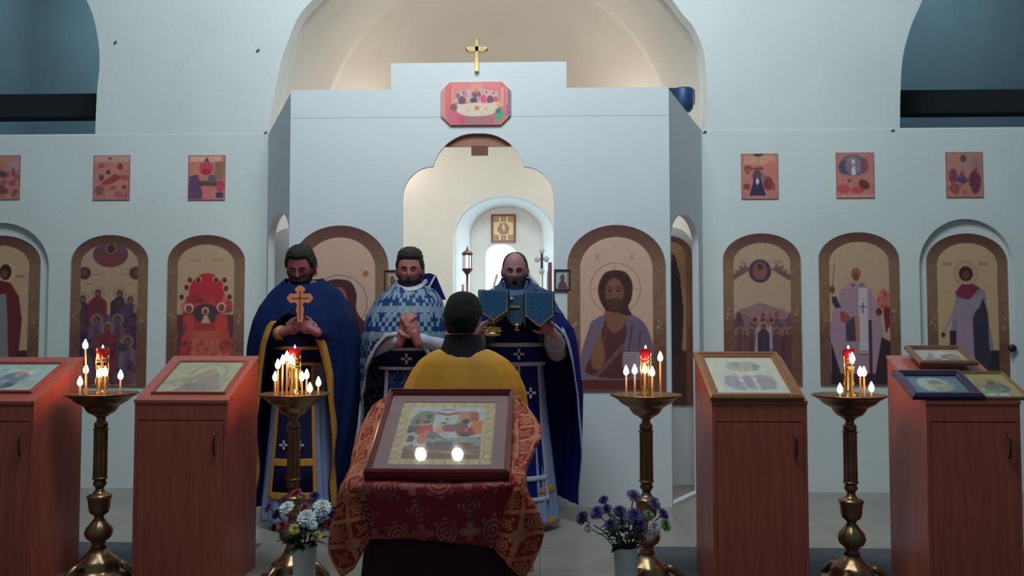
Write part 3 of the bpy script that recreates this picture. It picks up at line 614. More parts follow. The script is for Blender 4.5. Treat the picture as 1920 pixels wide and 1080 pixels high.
def s5(a, x, y):
    a.rect(x, y, x+70, y+30, (160, 120, 110), .8); a.ell(x+33, y+12, 6, 7, (84, 74, 62)); a.ell(x+20, y+15, 7, 9, (186, 116, 84), .8); a.ell(x+55, y+22, 10, 12, (130, 110, 104), .7); a.ell(x+13, y+45, 8, 14, (116, 50, 76)); a.ell(x+54, y+56, 11, 22, (92, 46, 66)); a.poly([(x+30, y+34), (x+40, y+55), (x+34, y+60), (x+18, y+54)], (70, 70, 88)); a.ell(x+16, y+68, 9, 10, (130, 56, 62), .8); a.ell(x+36, y+70, 12, 9, (170, 110, 90), .8); a.blobs(x+5, y+30, x+66, y+80, 18, [RD, (90, 60, 80), (160, 96, 80)], (2, 5), 8, .5)
small('small red-brown print of the upper row, cut by the left picture edge', -31, 37, 291, 374, s0, 21)
small('small orange and red print in the upper row, middle one left of the big arch', 175, 243, 291, 375, s1, 22)
small('small print with a magenta patch, nearest to the screen on its left', 353, 422, 291, 375, s2, 23)
small('small print with a dark navy robed figure, nearest to the screen on its right', 1390, 1459, 288, 373, s3, 24)
small('small print with a grey wheel of light around a white figure', 1568, 1639, 286, 371, s4, 25)
small('small brownish print with dark figures on both sides, under the right dark arch', 1774, 1843, 285, 370, s5, 26)
# supper icon: octagonal board with stepped sides
def supper():
    cx, cy = 892, 193; P = lambda x, y: (820+x*150/1620, 140+y*100/1080)
    nu, nvv = 130, 84
    ys = np.linspace(234, 153.5, nvv); V1 = np.linspace(-1, 1, nu)
    def hw(y):
        t = abs(y-cy)
        if t < 23: return 65.5
        return max(65.5-(t-23)*1.02, 46.5)
    X = cx+np.outer([hw(y) for y in ys], V1); Y = np.outer(ys, np.ones(nu))
    def art(X, Y):
        a = Art(X, Y, (188, 98, 104))
        a.rect(827, 150, 835, 240, (168, 130, 130)); a.rect(951, 150, 960, 240, (120, 98, 112)); a.rect(835, 160, 845, 215, (196, 90, 94)); a.rect(949.5, 160, 951.5, 226, (214, 120, 140))
        a.rect(846, 165, 850, 205, (206, 140, 128)); a.rect(939, 165, 944, 200, (206, 140, 134)); a.line(846, 165, 846, 190, 1, (140, 64, 76))
        a.poly([P(380, 350), P(760, 250), P(1240, 340), P(1250, 560), P(330, 560)], (184, 146, 146)); a.poly([P(280, 150), P(1250, 150), P(1290, 290), P(900, 260), P(350, 330)], (200, 110, 112)); a.rect(*P(680, 170), *P(910, 280), (206, 134, 124), .8)
        for x in (680, 930, 1240): a.line(*P(x, 280), *P(x, 470), .8, (140, 90, 96), .7)
        a.ell(*P(500, 520), 7, 8, (84, 62, 96)); a.ell(*P(420, 430), 4, 6, (130, 96, 106)); a.ell(*P(560, 400), 5, 7, (150, 120, 130)); a.ell(*P(790, 400), 8.5, 8, (110, 72, 82)); a.ell(*P(790, 310), 4, 5, (190, 110, 96)); a.ring(*P(790, 320), 5, 5, .8, (210, 150, 120), .8); a.ell(*P(740, 520), 7, 5, (58, 50, 92)); a.ell(*P(830, 480), 4, 5, (160, 120, 130)); a.ell(*P(935, 490), 5.5, 8, (214, 62, 112)); a.ell(*P(1070, 510), 6.5, 8, (104, 62, 90)); a.ell(*P(1180, 500), 5, 5, (140, 96, 92))
        for x, y in ((415, 400), (525, 360), (990, 350), (1140, 370)): a.ell(*P(x, y), 1.6, 2.2, (100, 70, 84))
        a.poly([P(380, 600), P(560, 590), P(780, 565), P(1000, 580), P(1200, 560), P(1230, 640), P(1130, 790), P(800, 845), P(480, 800), P(390, 700)], (200, 178, 158), curve=True)
        a.ell(*P(800, 680), 5.5, 4.5, (214, 130, 110)); a.ell(*P(800, 670), 2.5, 2.5, (186, 80, 76)); a.ell(*P(980, 690), 3, 2.5, (204, 140, 130)); a.rect(*P(600, 690), *P(622, 760), (150, 140, 126)); a.rect(*P(885, 760), *P(905, 800), (150, 140, 126))
        a.ell(*P(330, 660), 7, 7, (104, 84, 86)); a.poly([P(180, 700), P(400, 760), P(600, 850), P(560, 1010), P(270, 1010)], (176, 84, 112)); a.ell(*P(500, 930), 6, 7, (176, 62, 84)); a.poly([P(560, 850), P(1130, 830), P(1080, 1010), P(560, 1010)], (146, 96, 112)); a.poly([P(1060, 1000), P(1110, 860), P(1170, 860), P(1130, 1000)], (190, 64, 96)); a.ell(*P(1250, 820), 9, 14, (84, 140, 116), 1, .3); a.ell(*P(1230, 740), 5, 5, (70, 100, 96)); a.ell(*P(1250, 600), 6, 5, (196, 146, 110)); a.line(*P(1410, 640), *P(1400, 830), 2.5, (176, 60, 104))
        a.C = a.C*.86+a.C.mean(-1, keepdims=True)*.12; a.mottle(.05, .35, 5); return a
    o = panel('supper_icon', wall_conv(cx, cy, YF-.019), X, Y, art, M_print, thick=.018, base=(at(cx, 234, YF).x, YF-.019, at(cx, 234, YF).z))
    tag(o, 'eight-sided rose-red icon of a supper at a white oval table, above the doorway', 'icon')
supper()
# gilt cross on the header
M_gold = mat('polished_gold', (.86, .62, .28), .25, 1.0, raw=True, var=.05)
cc = at(894, 103, YF-.02); s = 1/263.
cr = thing('wall_cross', (cc.x, YF-.03, at(894, 135, YF).z), 'shiny golden cross on the top of the white screen', 'cross')
def cz(y): return at(894, y, YF-.02).z
bm = bmesh.new()
def arm(x0, x1, z0, z1):   # bevelled bar
    y0, y1 = YF-.03, YF-.002; e = .006
    vs = [(x0,y1,z0),(x1,y1,z0),(x1,y1,z1),(x0,y1,z1),(x0+e,y0,z0+e),(x1-e,y0,z0+e),(x1-e,y0,z1-e),(x0+e,y0,z1-e)]
    hull8(bm, vs)
arm(cc.x-.017, cc.x+.017, cz(135), cz(74)); bm2('upright', bm, M_gold, cr); bm = bmesh.new()
arm(cc.x-.068, cc.x+.068, cz(98), cz(86)); bm2('crossbar', bm, M_gold, cr)
for dx, y in ((-.068, 92), (.068, 92), (0, 75)):
    bm = bmesh.new(); ellip(bm, (cc.x+dx, YF-.016, cz(y)), (.014, .014, .022 if dx else .012)); bm2('tip', bm, M_gold, cr, True)

# ---------------- framed pictures
M_glass, nt, b = new_mat('picture_glass')
nt.nodes.remove(b); tr = nt.nodes.new('ShaderNodeBsdfTransparent'); gl = nt.nodes.new('ShaderNodeBsdfGlossy'); gl.inputs['Roughness'].default_value = .04
fr = nt.nodes.new('ShaderNodeLayerWeight'); fr.inputs[0].default_value = .5; pw_ = nt.nodes.new('ShaderNodeMath'); pw_.operation = 'POWER'; pw_.inputs[1].default_value = 4.0; nt.links.new(fr.outputs['Facing'], pw_.inputs[0]); ma_ = nt.nodes.new('ShaderNodeMath'); ma_.operation = 'MULTIPLY_ADD'; ma_.inputs[1].default_value = .6; ma_.inputs[2].default_value = .03; nt.links.new(pw_.outputs[0], ma_.inputs[0]); mx = nt.nodes.new('ShaderNodeMixShader')
nt.links.new(ma_.outputs[0], mx.inputs[0]); nt.links.new(tr.outputs[0], mx.inputs[1]); nt.links.new(gl.outputs[0], mx.inputs[2]); nt.links.new(mx.outputs[0], nt.nodes['Material Output'].inputs[0])
def framed(name, label, M, w, h, fw, ft, fmat, art, cat='framed icon', glass=True, lip=True, mat_w=0, mat_m=None, px=None, root=None, group=None):
    """picture in local plane: x right, y up the picture, z out of it. M: local->world matrix. (0,0) is the bottom centre of the back"""
    r = thing(name, M.translation, label, cat, group)
    bm = bmesh.new(); e = min(fw*.35, ft*.4)
    def ring(lst):
        vv = [[bm.verts.new(M @ Vector(p)) for p in l] for l in lst]
        for a, b in zip(vv, vv[1:]):
            for k in range(4): bm.faces.new([a[k], a[(k+1) % 4], b[(k+1) % 4], b[k]])
        return vv
    def rc(i, z): return [(-w/2+i, i, z), (w/2-i, i, z), (w/2-i, h-i, z), (-w/2+i, h-i, z)]
    ring([rc(fw, 0), rc(0, 0), rc(0, ft-e), rc(e, ft), rc(fw*.55, ft), rc(fw*.62, ft*.8), rc(fw*.85, ft*.8), rc(fw, ft*.6), rc(fw, 0)])
    bm2('frame', bm, fmat, r)
    if mat_w:
        bm = bmesh.new(); a = fw-.002; c = fw+mat_w
        V = [[bm.verts.new(M @ Vector(p)) for p in rc(i, z)] for i, z in ((a, ft*.35), (a, ft*.42), (c, ft*.42), (c, ft*.35))]
        V.append(V[0])
        for p_, q_ in zip(V, V[1:]):
            for k in range(4): bm.faces.new([p_[k], p_[(k+1) % 4], q_[(k+1) % 4], q_[k]])
        bm2('mount', bm, mat_m, r)
    i = fw-.001+mat_w; pw, ph = w-2*i, h-2*i
    step = px or .0035
    nu, nv = max(10, int(pw/step)), max(10, int(ph/step))
    X, Y = np.meshgrid(np.linspace(0, 100, nu), np.linspace(100, 0, nv))
    A = np.array(M)
    def conv(X, Y, d):
        loc = np.stack([(X/100-.5)*pw, i+(1-Y/100)*ph, np.full(X.shape, ft*.35-d), np.ones(X.shape)], -1)
        return (loc @ A.T)[..., :3]
    def art2(X, Y): a = art(X, Y); return a
    panel('painting', conv, X, Y, art2, M_gloss, r, thick=ft*.25)
    if glass:
        bm = bmesh.new(); g0, g1 = ft*.5, ft*.5+.002; j = fw+.0
        hull8(bm, [M @ Vector(p) for p in (rc(j, g0)[0:4]+rc(j, g1)[0:4])]); bm2('glass', bm, M_glass, r)
    return r
def wallM(x, z, Y): return Matrix.Translation((x, Y, z)) @ Matrix.Rotation(math.pi/2, 4, 'X')
M_dkwood = mat('dark_frame_wood', (74, 46, 48), .4, var=.15, scale=30)
def half_fig(robe, bg, face=(130, 90, 70)):
    def f(X, Y):
        a = Art(X, Y, bg); a.soft = 4; a.ring(50, 38, 22, 18, 2.5, (150, 120, 90), .7); a.poly([(12, 100), (22, 68), (40, 55), (60, 55), (78, 68), (90, 100)], robe); a.ell(50, 38, 15, 17, tuple(v*.6 for v in robe)); a.ell(50, 39, 9, 11, face); a.ell(50, 52, 8, 9, (80, 50, 44)); a.mottle(.1, .2, 3); return a
    return f
def place_px(label, x0, x1, y0, y1, Y, fw, ft, m, art, **k):
    c = at((x0+x1)/2, y1, Y); w = ax(x1, (y0+y1)/2, Y)-ax(x0, (y0+y1)/2, Y); h = az((x0+x1)/2, y0, Y)-c.z
    return framed('framed_icon', label, wallM(c.x, c.z, Y), w, h, fw, ft, m, art, **k)
place_px('small framed icon on the screen behind the middle priest, woman and child on pale ground', 720, 751, 506, 556, YF-.001, .014, .018, M_dkwood, half_fig((110, 70, 60), (150, 150, 140)))
r = place_px('small framed icon of a dark robed monk, beside the large icon right of the doorway', 1039, 1070, 505, 545, YF-.001, .013, .018, M_dkwood, half_fig((92, 64, 84), (150, 168, 176)))
def many(X, Y):
    a = Art(X, Y, (206, 176, 130)); a.soft = 3
    for x, y in ((15, 13), (85, 13), (15, 87), (85, 87), (50, 88), (50, 12)): a.rect(x-12, y-10, x+12, y+10, (120, 100, 84)); a.ell(x, y, 6, 7, (170, 120, 90))
    a.poly([(20, 50), (36, 28), (64, 28), (80, 50), (66, 74), (34, 74)], (110, 96, 80)); a.ell(50, 50, 8, 18, (210, 170, 120)); a.blobs(24, 34, 76, 70, 16, [(90, 70, 70), (150, 84, 60), (120, 110, 100)], (3, 7), 2, .8); a.mottle(.1, .2, 4); return a
place_px('framed icon with many small scenes hanging in the pale niche above the bright window', 921, 967, 402, 455, YN-.001, .025, .03, mat('brown_frame', (110, 70, 56), .4), many, glass=False)
# ================================================================ FURNITURE
def wood_mat(name, c1, c2, rough=.35):
    m, nt, b = new_mat(name); N = nt.nodes.new; L_ = nt.links.new
    tc = N('ShaderNodeTexCoord'); mp = N('ShaderNodeMapping'); mp.inputs['Scale'].default_value = (9, 9, .7); L_(tc.outputs['Object'], mp.inputs[0])
    n = N('ShaderNodeTexNoise'); n.inputs['Scale'].default_value = 5; n.inputs['Detail'].default_value = 8; n.inputs['Distortion'].default_value = .6; L_(mp.outputs[0], n.inputs[0])
    r = N('ShaderNodeValToRGB'); r.color_ramp.elements[0].position = .3; r.color_ramp.elements[1].position = .72
    r.color_ramp.elements[0].color = (*c1, 1); r.color_ramp.elements[1].color = (*c2, 1); L_(n.outputs[0], r.inputs[0]); L_(r.outputs[0], b.inputs['Base Color'])
    b.inputs['Roughness'].default_value = rough; return m
M_cherry = wood_mat('cherry_laminate', (.40, .075, .052), (.54, .115, .075))
M_edge = mat('dark_gap', (60, 30, 30), .7)
M_handle = mat('bronze_handle', (74, 56, 52), .35, .7)
def lectern(label, xf0, xf1, yf=755, W_=None, zf=None, handle_side=1, topart=None):
    """cabinet lectern with sloping top; front plane from the photo's scale, squared to the church"""
    Y0 = 4.08; D = .437
    x0, x1 = ax(xf0, yf, Y0), ax(xf1, yf, Y0)
    if W_: x0 = x1-W_ if W_ > 0 else x0; x1 = x1 if W_ > 0 else x0-W_
    zf = az((xf0+xf1)/2, yf, Y0); zb = zf+.195
    r = thing('lectern', ((x0+x1)/2, Y0+D/2, 0), label, 'lectern', 'cherry wood cabinet lecterns')
    t = .018; Y1 = Y0+D
    def zz(y): return zf+(zb-zf)*(y-Y0)/D
    for s in (0, 1):
        xa = x0 if s == 0 else x1-t; xb = xa+t; bm = bmesh.new()
        vs = [(xa,Y0,0),(xb,Y0,0),(xb,Y1,0),(xa,Y1,0),(xa,Y0,zf),(xb,Y0,zf),(xb,Y1,zb),(xa,Y1,zb)]; hull8(bm, vs); bm2('side_panel', bm, M_cherry, r)
    bm = bmesh.new(); box(bm, x0+t, x1-t, Y1-t, Y1, 0, zb-.002); bm2('back_panel', bm, M_cherry, r)
    zd = zf-.085
    bm = bmesh.new(); box(bm, x0+t, x1-t, Y0, Y0+t, zd+.002, zf-.002); bm2('top_rail', bm, M_cherry, r)
    bm = bmesh.new(); box(bm, x0+t, x1-t, Y0+.01, Y1-t, .0, .05); bm2('plinth', bm, M_edge, r)
    bm = bmesh.new(); box(bm, x0+t+.002, x1-t-.002, Y0-.001, Y0+t, .055, zd-.0025); d = bm2('door', bm, M_cherry, r)
    hx = x1-t-.04; hz = zd-.11
    bm = bmesh.new(); tube(bm, [(hx, Y0-.001, hz+.055), (hx, Y0-.014, hz+.05), (hx, Y0-.022, hz+.02), (hx, Y0-.022, hz-.02), (hx, Y0-.014, hz-.05), (hx, Y0-.001, hz-.055)], [.004, .0055, .006, .006, .0055, .004], 10)
    bm2('handle', bm, M_handle, d, True)
    # sloping top board
    bm = bmesh.new(); a, c = Y0-.004, Y1+.004
    vs = [(x0-.003,a,zz(a)),(x1+.003,a,zz(a)),(x1+.003,c,zz(c)),(x0-.003,c,zz(c))]; vs += [(x, y, z+.014) for x, y, z in vs]
    hull8(bm, vs); bm2('top_board', bm, M_cherry, r)
    # frame of reference of the top surface
    sl = math.atan2(zb-zf, D)
    return r, (x0, x1), lambda u, v, lift=0: Matrix.Translation(((x0+x1)/2+u, Y0+v*math.cos(sl)-lift*math.sin(sl), zf+.0145+v*math.sin(sl)+lift*math.cos(sl))) @ Matrix.Rotation(sl, 4, 'X')
lA = lectern('cherry wood lectern cut by the left edge, bluish framed picture on its slope', -60, 64, 757, W_=.45)
lB = lectern('cherry wood lectern left of the priests, greenish recessed picture on its sloping top', 253, 427, 755)
lC = lectern('cherry wood lectern carrying the wide gold framed picture, right of the large scroll icon', 1335, 1513, 757)
lD = lectern('cherry wood lectern near the right edge with three framed pictures on its slope', 1736, 1912, 757)
M_lf = mat('lectern_frame', (112, 52, 44), .4, var=.1, scale=20)
M_goldf = mat('old_gold_frame', (122, 86, 54), .4, .35, var=.15, scale=40)
def art_A(X, Y):
    a = Art(X, Y, (130, 158, 158)); a.soft = 4; a.ell(52, 35, 18, 14, (176, 172, 160)); a.ell(50, 55, 22, 26, (92, 110, 124)); a.ell(40, 80, 22, 12, (48, 52, 66)); a.ell(52, 36, 8, 10, (150, 112, 90)); a.blobs(10, 10, 90, 90, 20, [(150, 180, 176), (120, 130, 130)], (4, 10), 2, .4); a.mottle(.1, .2, 2); return a
def art_B(X, Y):
    a = Art(X, Y, (140, 142, 108)); a.soft = 3; a.ring(58, 38, 26, 30, 3, (96, 100, 84), .8); a.poly([(28, 95), (35, 60), (50, 34), (66, 30), (78, 50), (84, 75), (88, 95)], (110, 104, 92), curve=True); a.ell(58, 38, 10, 14, (132, 110, 88)); a.ell(38, 62, 10, 14, (150, 120, 90)); a.poly([(24, 95), (40, 70), (62, 72), (70, 95)], (112, 80, 78)); a.blobs(8, 50, 92, 96, 20, [(96, 110, 90), (128, 96, 84), (86, 90, 90)], (3, 8), 5, .5); a.mottle(.12, .15, 3); return a
def art_C(X, Y):
    a = Art(X, Y, (166, 168, 148)); a.soft = 3; a.rect(10, 8, 90, 94, (158, 164, 150)); a.poly([(32, 14), (68, 12), (78, 24), (70, 38), (36, 38), (26, 28)], (120, 128, 120)); a.blobs(32, 16, 70, 34, 14, [(90, 100, 96), (140, 130, 120)], (3, 6), 3, .7); a.line(50, 30, 50, 52, 2, (176, 160, 120))
    a.ell(33, 68, 17, 20, (126, 120, 134)); a.ell(70, 68, 17, 20, (124, 116, 128)); a.ell(50, 68, 7, 18, (96, 108, 128)); a.ell(41, 62, 3, 22, (178, 176, 164)); a.ell(60, 62, 3, 22, (178, 176, 164)); a.blobs(20, 50, 84, 86, 26, [(110, 100, 116), (140, 130, 134), (120, 124, 110)], (3, 6), 4, .6); a.line(25, 52, 75, 47, 2, (186, 160, 110), .7); a.mottle(.06, .2, 3); return a
def art_D1(X, Y):
    a = Art(X, Y, (136, 128, 116)); a.soft = 4; a.poly([(10, 90), (30, 30), (55, 20), (80, 40), (94, 90)], (124, 92, 92)); a.ell(55, 30, 20, 16, (140, 146, 130)); a.ell(40, 55, 12, 18, (150, 140, 130)); a.ell(62, 60, 14, 16, (112, 76, 80)); a.blobs(15, 40, 88, 92, 16, [(100, 84, 84), (150, 140, 128), (76, 70, 70)], (4, 8), 2, .6); return a
def art_D2(X, Y):
    a = Art(X, Y, (70, 96, 108)); a.soft = 5; a.ell(45, 48, 30, 40, (120, 140, 140)); a.ell(52, 42, 15, 18, (104, 112, 88)); a.ell(55, 65, 20, 20, (126, 126, 104)); a.ell(28, 50, 9, 34, (128, 144, 152)); a.blobs(20, 20, 80, 85, 14, [(90, 120, 124), (130, 136, 110), (70, 88, 84)], (4, 9), 6, .5); return a
def art_D3(X, Y):
    a = Art(X, Y, (136, 126, 88)); a.soft = 4; a.ell(52, 40, 30, 24, (126, 112, 76)); a.ell(60, 60, 26, 20, (84, 92, 90)); a.ell(40, 78, 20, 12, (90, 130, 96)); a.ell(50, 88, 26, 8, (150, 156, 152)); a.ell(58, 38, 8, 10, (76, 66, 66)); a.blobs(14, 30, 86, 90, 20, [(90, 110, 80), (110, 96, 84), (140, 130, 96)], (3, 7), 7, .6); return a
framed('framed_icon', 'bluish glazed icon lying on the lectern cut by the left edge', lA[2](-.01, .075), .36, .33, .02, .012, M_lf, art_A, glass=False)
framed('framed_icon', 'greenish icon set flush in the sloping lectern top left of the priests', lB[2](.012, .055), .37, .355, .016, .010, M_lf, art_B)
framed('framed_icon', 'wide gold framed icon on cream ground, leaning on the lectern right of the screen', lC[2](-.012, -.006, .001), .438, .49, .047, .028, M_goldf, art_C)
framed('framed_icon', 'brown framed icon overhanging the top of the rightmost lectern, behind two others', lD[2](.02, .305, .030), .29, .20, .03, .022, mat('worn_bronze_frame', (104, 82, 68), .45, .3), art_D1, glass=False)
framed('framed_icon', 'dark blue framed icon on the left half of the rightmost lectern', lD[2](-.110, .0, .003), .335, .265, .042, .03, mat('navy_frame', (46, 34, 62), .35), art_D2, glass=False)
framed('framed_icon', 'yellowish unglazed icon at the lower right of the rightmost lectern', lD[2](.145, .002, .001), .25, .27, .014, .018, mat('dark_edge_frame', (112, 100, 66), .5), art_D3, glass=False)

# ---------------------------------------------------------------- candle stands
M_brass = mat('aged_brass', (.34, .20, .11), .32, .85, raw=True, var=.25, scale=14)
M_brass2 = mat('bright_brass', (.80, .54, .22), .22, 1.0, raw=True, var=.1)
M_wax = mat('beeswax', (.72, .40, .16), .5, raw=True, emit=(.9, .35, .10), estr=.18)
M_flame, nt, b = new_mat('flame'); b.inputs['Base Color'].default_value = (1, .8, .5, 1); b.inputs['Emission Color'].default_value = (1, .80, .52, 1); b.inputs['Emission Strength'].default_value = 9
M_redg = mat('ruby_glass', (.35, .01, .02), .1, raw=True, coat=.5, emit=(.5, .02, .03), estr=.10)
YS = 4.30
def stand_parts(r, cx, cy):
    c = (cx, cy, 0)
    bm = bmesh.new()
    lathe(bm, [(.150, 0), (.155, .012), (.150, .025), (.115, .035), (.098, .055), (.102, .075), (.085, .095), (.060, .115), (.040, .145)], c, 40, flute=(8, .05, .02, .1)); bm2('foot', bm, M_brass, r, True)
    for k in range(3):
        a = math.radians(90+k*120+30); bm = bmesh.new()
        P = lambda rr, z: (cx+rr*math.cos(a), cy+rr*math.sin(a), z)
        tube(bm, [P(.09, .075), P(.125, .07), P(.155, .045), P(.175, .02), P(.185, .012)], [.020, .019, .016, .017, .010], 12); bm2('claw', bm, M_brass, r, True)
    bm = bmesh.new(); lathe(bm, [(.040, .145), (.030, .165), (.034, .18), (.058, .20), (.066, .225), (.060, .25), (.044, .268), (.034, .282), (.022, .298), (.024, .31), (.044, .325), (.050, .345), (.054, .39), (.060, .405), (.058, .412), (.035, .42), (.022, .435), (.020, .45)], c, 32, flute=(10, .04, .2, .27)); bm2('baluster', bm, M_brass, r, True)
    bm = bmesh.new(); lathe(bm, [(.020, .45), (.030, .462), (.033, .472), (.028, .482), (.028, .490)], c, 28); bm2('lower_ring', bm, M_brass, r, True)
    bm = bmesh.new(); lathe(bm, [(.030, .49), (.032, .50), (.0315, .56), (.031, .66), (.0315, .735), (.030, .745)], c, 72, flute=(12, .06, .495, .74)); bm2('column', bm, M_brass, r, True)
    for z in (.497, .743):
        bm = bmesh.new(); lathe(bm, [(.030, z-.006), (.0375, z-.002), (.0375, z+.003), (.030, z+.007)], c, 28); bm2('ring', bm, M_brass, r, True)
    bm = bmesh.new(); lathe(bm, [(.030, .748), (.033, .76), (.032, .775), (.022, .785), (.020, .80), (.030, .81), (.045, .82)], c, 28); bm2('neck', bm, M_brass, r, True)
    bm = bmesh.new(); lathe(bm, [(.045, .82), (.062, .828), (.075, .845), (.085, .862), (.105, .873), (.125, .884), (.140, .90), (.160, .912), (.176, .92), (.179, .925), (.176, .928), (.165, .922), (.12, .915), (.02, .913)], c, 56); bm2('tray', bm, M_brass, r, True)
    lm = bm2('oil_lamp', (lambda b_: (lathe(b_, [(.034, .914), (.036, .925), (.026, .935), (.022, .96), (.021, 1.05), (.026, 1.06)], c, 24), b_)[1])(bmesh.new()), M_brass2, r, True)
    for k in range(4):
        a = math.pi*k/2+.4; bm = bmesh.new(); P = lambda rr, z: (cx+rr*math.cos(a), cy+rr*math.sin(a), z)
        tube(bm, [P(.022, .955), P(.030, .98), P(.024, 1.02), P(.030, 1.06), P(.026, 1.12)], .0035, 6); bm2('lamp_arm', bm, M_brass2, lm, True)
    bm = bmesh.new()
    for z, rr in ((1.065, .027), (1.085, .029), (1.105, .028)): lathe(bm, [(rr, z-.0025), (rr+.003, z), (rr, z+.0025), (rr-.003, z)], c, 24, cap=False)
    bm2('lamp_basket', bm, M_brass2, lm, True)
    bm = bmesh.new(); lathe(bm, [(.012, 1.085), (.023, 1.10), (.029, 1.125), (.032, 1.155), (.030, 1.156), (.026, 1.13), (.01, 1.11)], c, 28); bm2('red_glass', bm, M_redg, lm, True)
    bm = bmesh.new(); flame_mesh(bm, (cx, cy, 1.152), .45); bm2('flame', bm, M_flame, lm, True)
def flame_mesh(bm, p, s=1.0):
    lathe(bm, [(v*s, z*s) for v, z in ((.001, 0), (.007, .003), (.0115, .012), (.011, .022), (.0065, .034), (.001, .045))], p, 14)
stands = [(191, 4.30, 'brass candle stand between the two left lecterns'), (552, 4.30, 'brass candle stand in front of the left priest, crowded with candles'), (1211, 4.30, 'brass candle stand right of the analogion, before the large scroll icon'), (1592, 4.30, 'brass candle stand between the two right lecterns')]
SP = []
for px, y, lb in stands:
    c = at(px, 735, y); r = thing('candle_stand', (c.x, y, 0), lb, 'candle stand', 'brass candle stands'); stand_parts(r, c.x, y); SP.append((c.x, y))
# candles: thin tapers standing in the trays, (flame pixel, depth offset in the tray)
def candle(px, py, dy, lb, si, lean=0.0):
    Y = SP[si][1]+dy; p = at(px, py, Y); zb = .9155 if math.hypot(p.x-SP[si][0], dy) < .13 else .922
    h = max(.012, p.z-.012-zb)
    r = thing('candle', (p.x, Y, zb), lb, 'candle', 'thin candles burning on the brass stands')
    bm = bmesh.new(); tube(bm, [(p.x-lean, Y, zb-.001), (p.x, Y, zb+h)], [.0052, .0045], 8); bm2('wax_stick', bm, M_wax, r, True)
    bm = bmesh.new(); tube(bm, [(p.x, Y, zb+h), (p.x+.0005, Y, zb+h+.007)], .001, 6); bm2('wick', bm, M_beam, r)
    bm = bmesh.new(); flame_mesh(bm, (p.x, Y, zb+h+.004), 1.15); bm2('flame', bm, M_flame, r, True)
cl = [
 (160, 652, -.02, 'tall taper, topmost flame on the left end stand', 0, -.012), (161, 698, .03, 'taper under the tall one at the left of the left end stand', 0), (150, 721, -.06, 'short taper at the very left of the left end stand', 0),
 (186, 705, -.05, 'taper just left of the lamp stem on the left end stand', 0), (197, 703, -.07, 'taper just right of the lamp stem on the left end stand', 0), (226, 709, .0, 'lone short taper at the right of the left end stand', 0),
 (521, 689, -.04, 'leftmost tall taper in the bright cluster before the left priest', 1), (530, 681, .02, 'second tall taper from the left in the cluster before the left priest', 1), (538, 674, -.07, 'tallest taper of the cluster before the left priest', 1), (547, 681, -.10, 'rightmost tall taper of the cluster before the left priest', 1),
 (516, 712, -.02, 'shorter taper at the left under the bright cluster before the left priest', 1), (566, 712, -.09, 'short taper right of the lamp stem before the left priest, the left of a pair', 1), (575, 708, -.03, 'short taper right of the lamp stem before the left priest, the right of a pair', 1), (597, 722, -.03, 'low taper at the far right of the stand before the left priest', 1), (581, 733, -.10, 'lowest taper stub at the front right of the stand before the left priest', 1),
 (1174, 701, .0, 'leftmost taper on the stand before the scroll icon', 2), (1190, 699, -.05, 'second taper from the left on the stand before the scroll icon', 2), (1209, 698, -.08, 'taper in front of the lamp stem on the stand before the scroll icon', 2), (1223, 703, -.04, 'taper right of the lamp stem before the scroll icon', 2), (1238, 675, .02, 'tall taper at the right of the stand before the scroll icon', 2),
 (1598, 677, -.07, 'tall taper beside the lamp stem on the right end stand', 3), (1613, 703, -.05, 'left one of two close tapers on the right end stand', 3), (1620, 703, .02, 'right one of two close tapers on the right end stand', 3), (1575, 735, -.10, 'burnt down stub at the front left of the right end stand', 3), (1634, 732, -.04, 'burnt down stub at the right of the right end stand', 3)]
for a in cl: candle(*a)
for i, (e, dx) in enumerate(((1.6, -.03), (2.8, -.02), (1.8, .0), (1.7, .01))):
    lamp('candle_glow', 'POINT', (SP[i][0]+dx, SP[i][1]-.02, 1.10), e, (1.0, .42, .20), .05)
# wider brass reflections come from the same lamps

# ---------------------------------------------------------------- altar things seen through the doorway
M_cr = mat('royal_door_wood', (104, 76, 72), .4)
YD = YF+.1
xd = ax(1038, 520, YD)
r = thing('royal_door_leaf', (xd-.02, YD, 0), 'brown edge of a low door leaf standing open at the right side of the doorway', 'door')
bm = bmesh.new(); hull8(bm, [(xd-.040, YD, 0), (xd-.012, YD, 0), (xd-.012, YD+.52, 0), (xd-.040, YD+.52, 0), (xd-.040, YD, az(1032, 492, YD)), (xd-.012, YD, az(1032, 492, YD)), (xd-.012, YD+.52, az(1032, 492, YD)-.02), (xd-.040, YD+.52, az(1032, 492, YD)-.02)]); bm2('leaf', bm, M_cr, r)
bm = bmesh.new(); box(bm, xd-.048, xd-.040, YD+.02, YD+.50, .1, az(1032, 492, YD)-.06); bm2('inner_panel', bm, mat('pale_door_panel', (176, 180, 180), .5), r)
# processional lantern
YL = 8.3; c = at(876, 515, YL); s = (at(976, 500, YL).x-at(876, 500, YL).x)/100
M_lan = mat('dark_lantern_metal', (84, 56, 62), .35, .6); M_lit = mat('lit_lantern_pane', (210, 230, 235), .4, emit=(.75, .92, 1.0), estr=1.1)
r = thing('processional_lantern', (c.x, YL, 0), 'tall processional lantern on a pole, in the altar between the middle and right priests', 'lantern')
z_ = lambda y: az(876, y, YL)
bm = bmesh.new(); lathe(bm, [(.014, 0), (.012, z_(515))], (c.x, YL, 0), 12); bm2('pole', bm, M_lan, r, True)
bm = bmesh.new(); lathe(bm, [(.10, 0), (.10, .02), (.03, .05), (.014, .08)], (c.x, YL, 0), 20); bm2('foot', bm, M_lan, r, True)
bm = bmesh.new(); lathe(bm, [(.014, z_(515)), (.03, z_(511)), (.05, z_(507)), (.053, z_(504)), (.040, z_(503))], (c.x, YL, 0), 8); bm2('lantern_base', bm, M_lan, r)
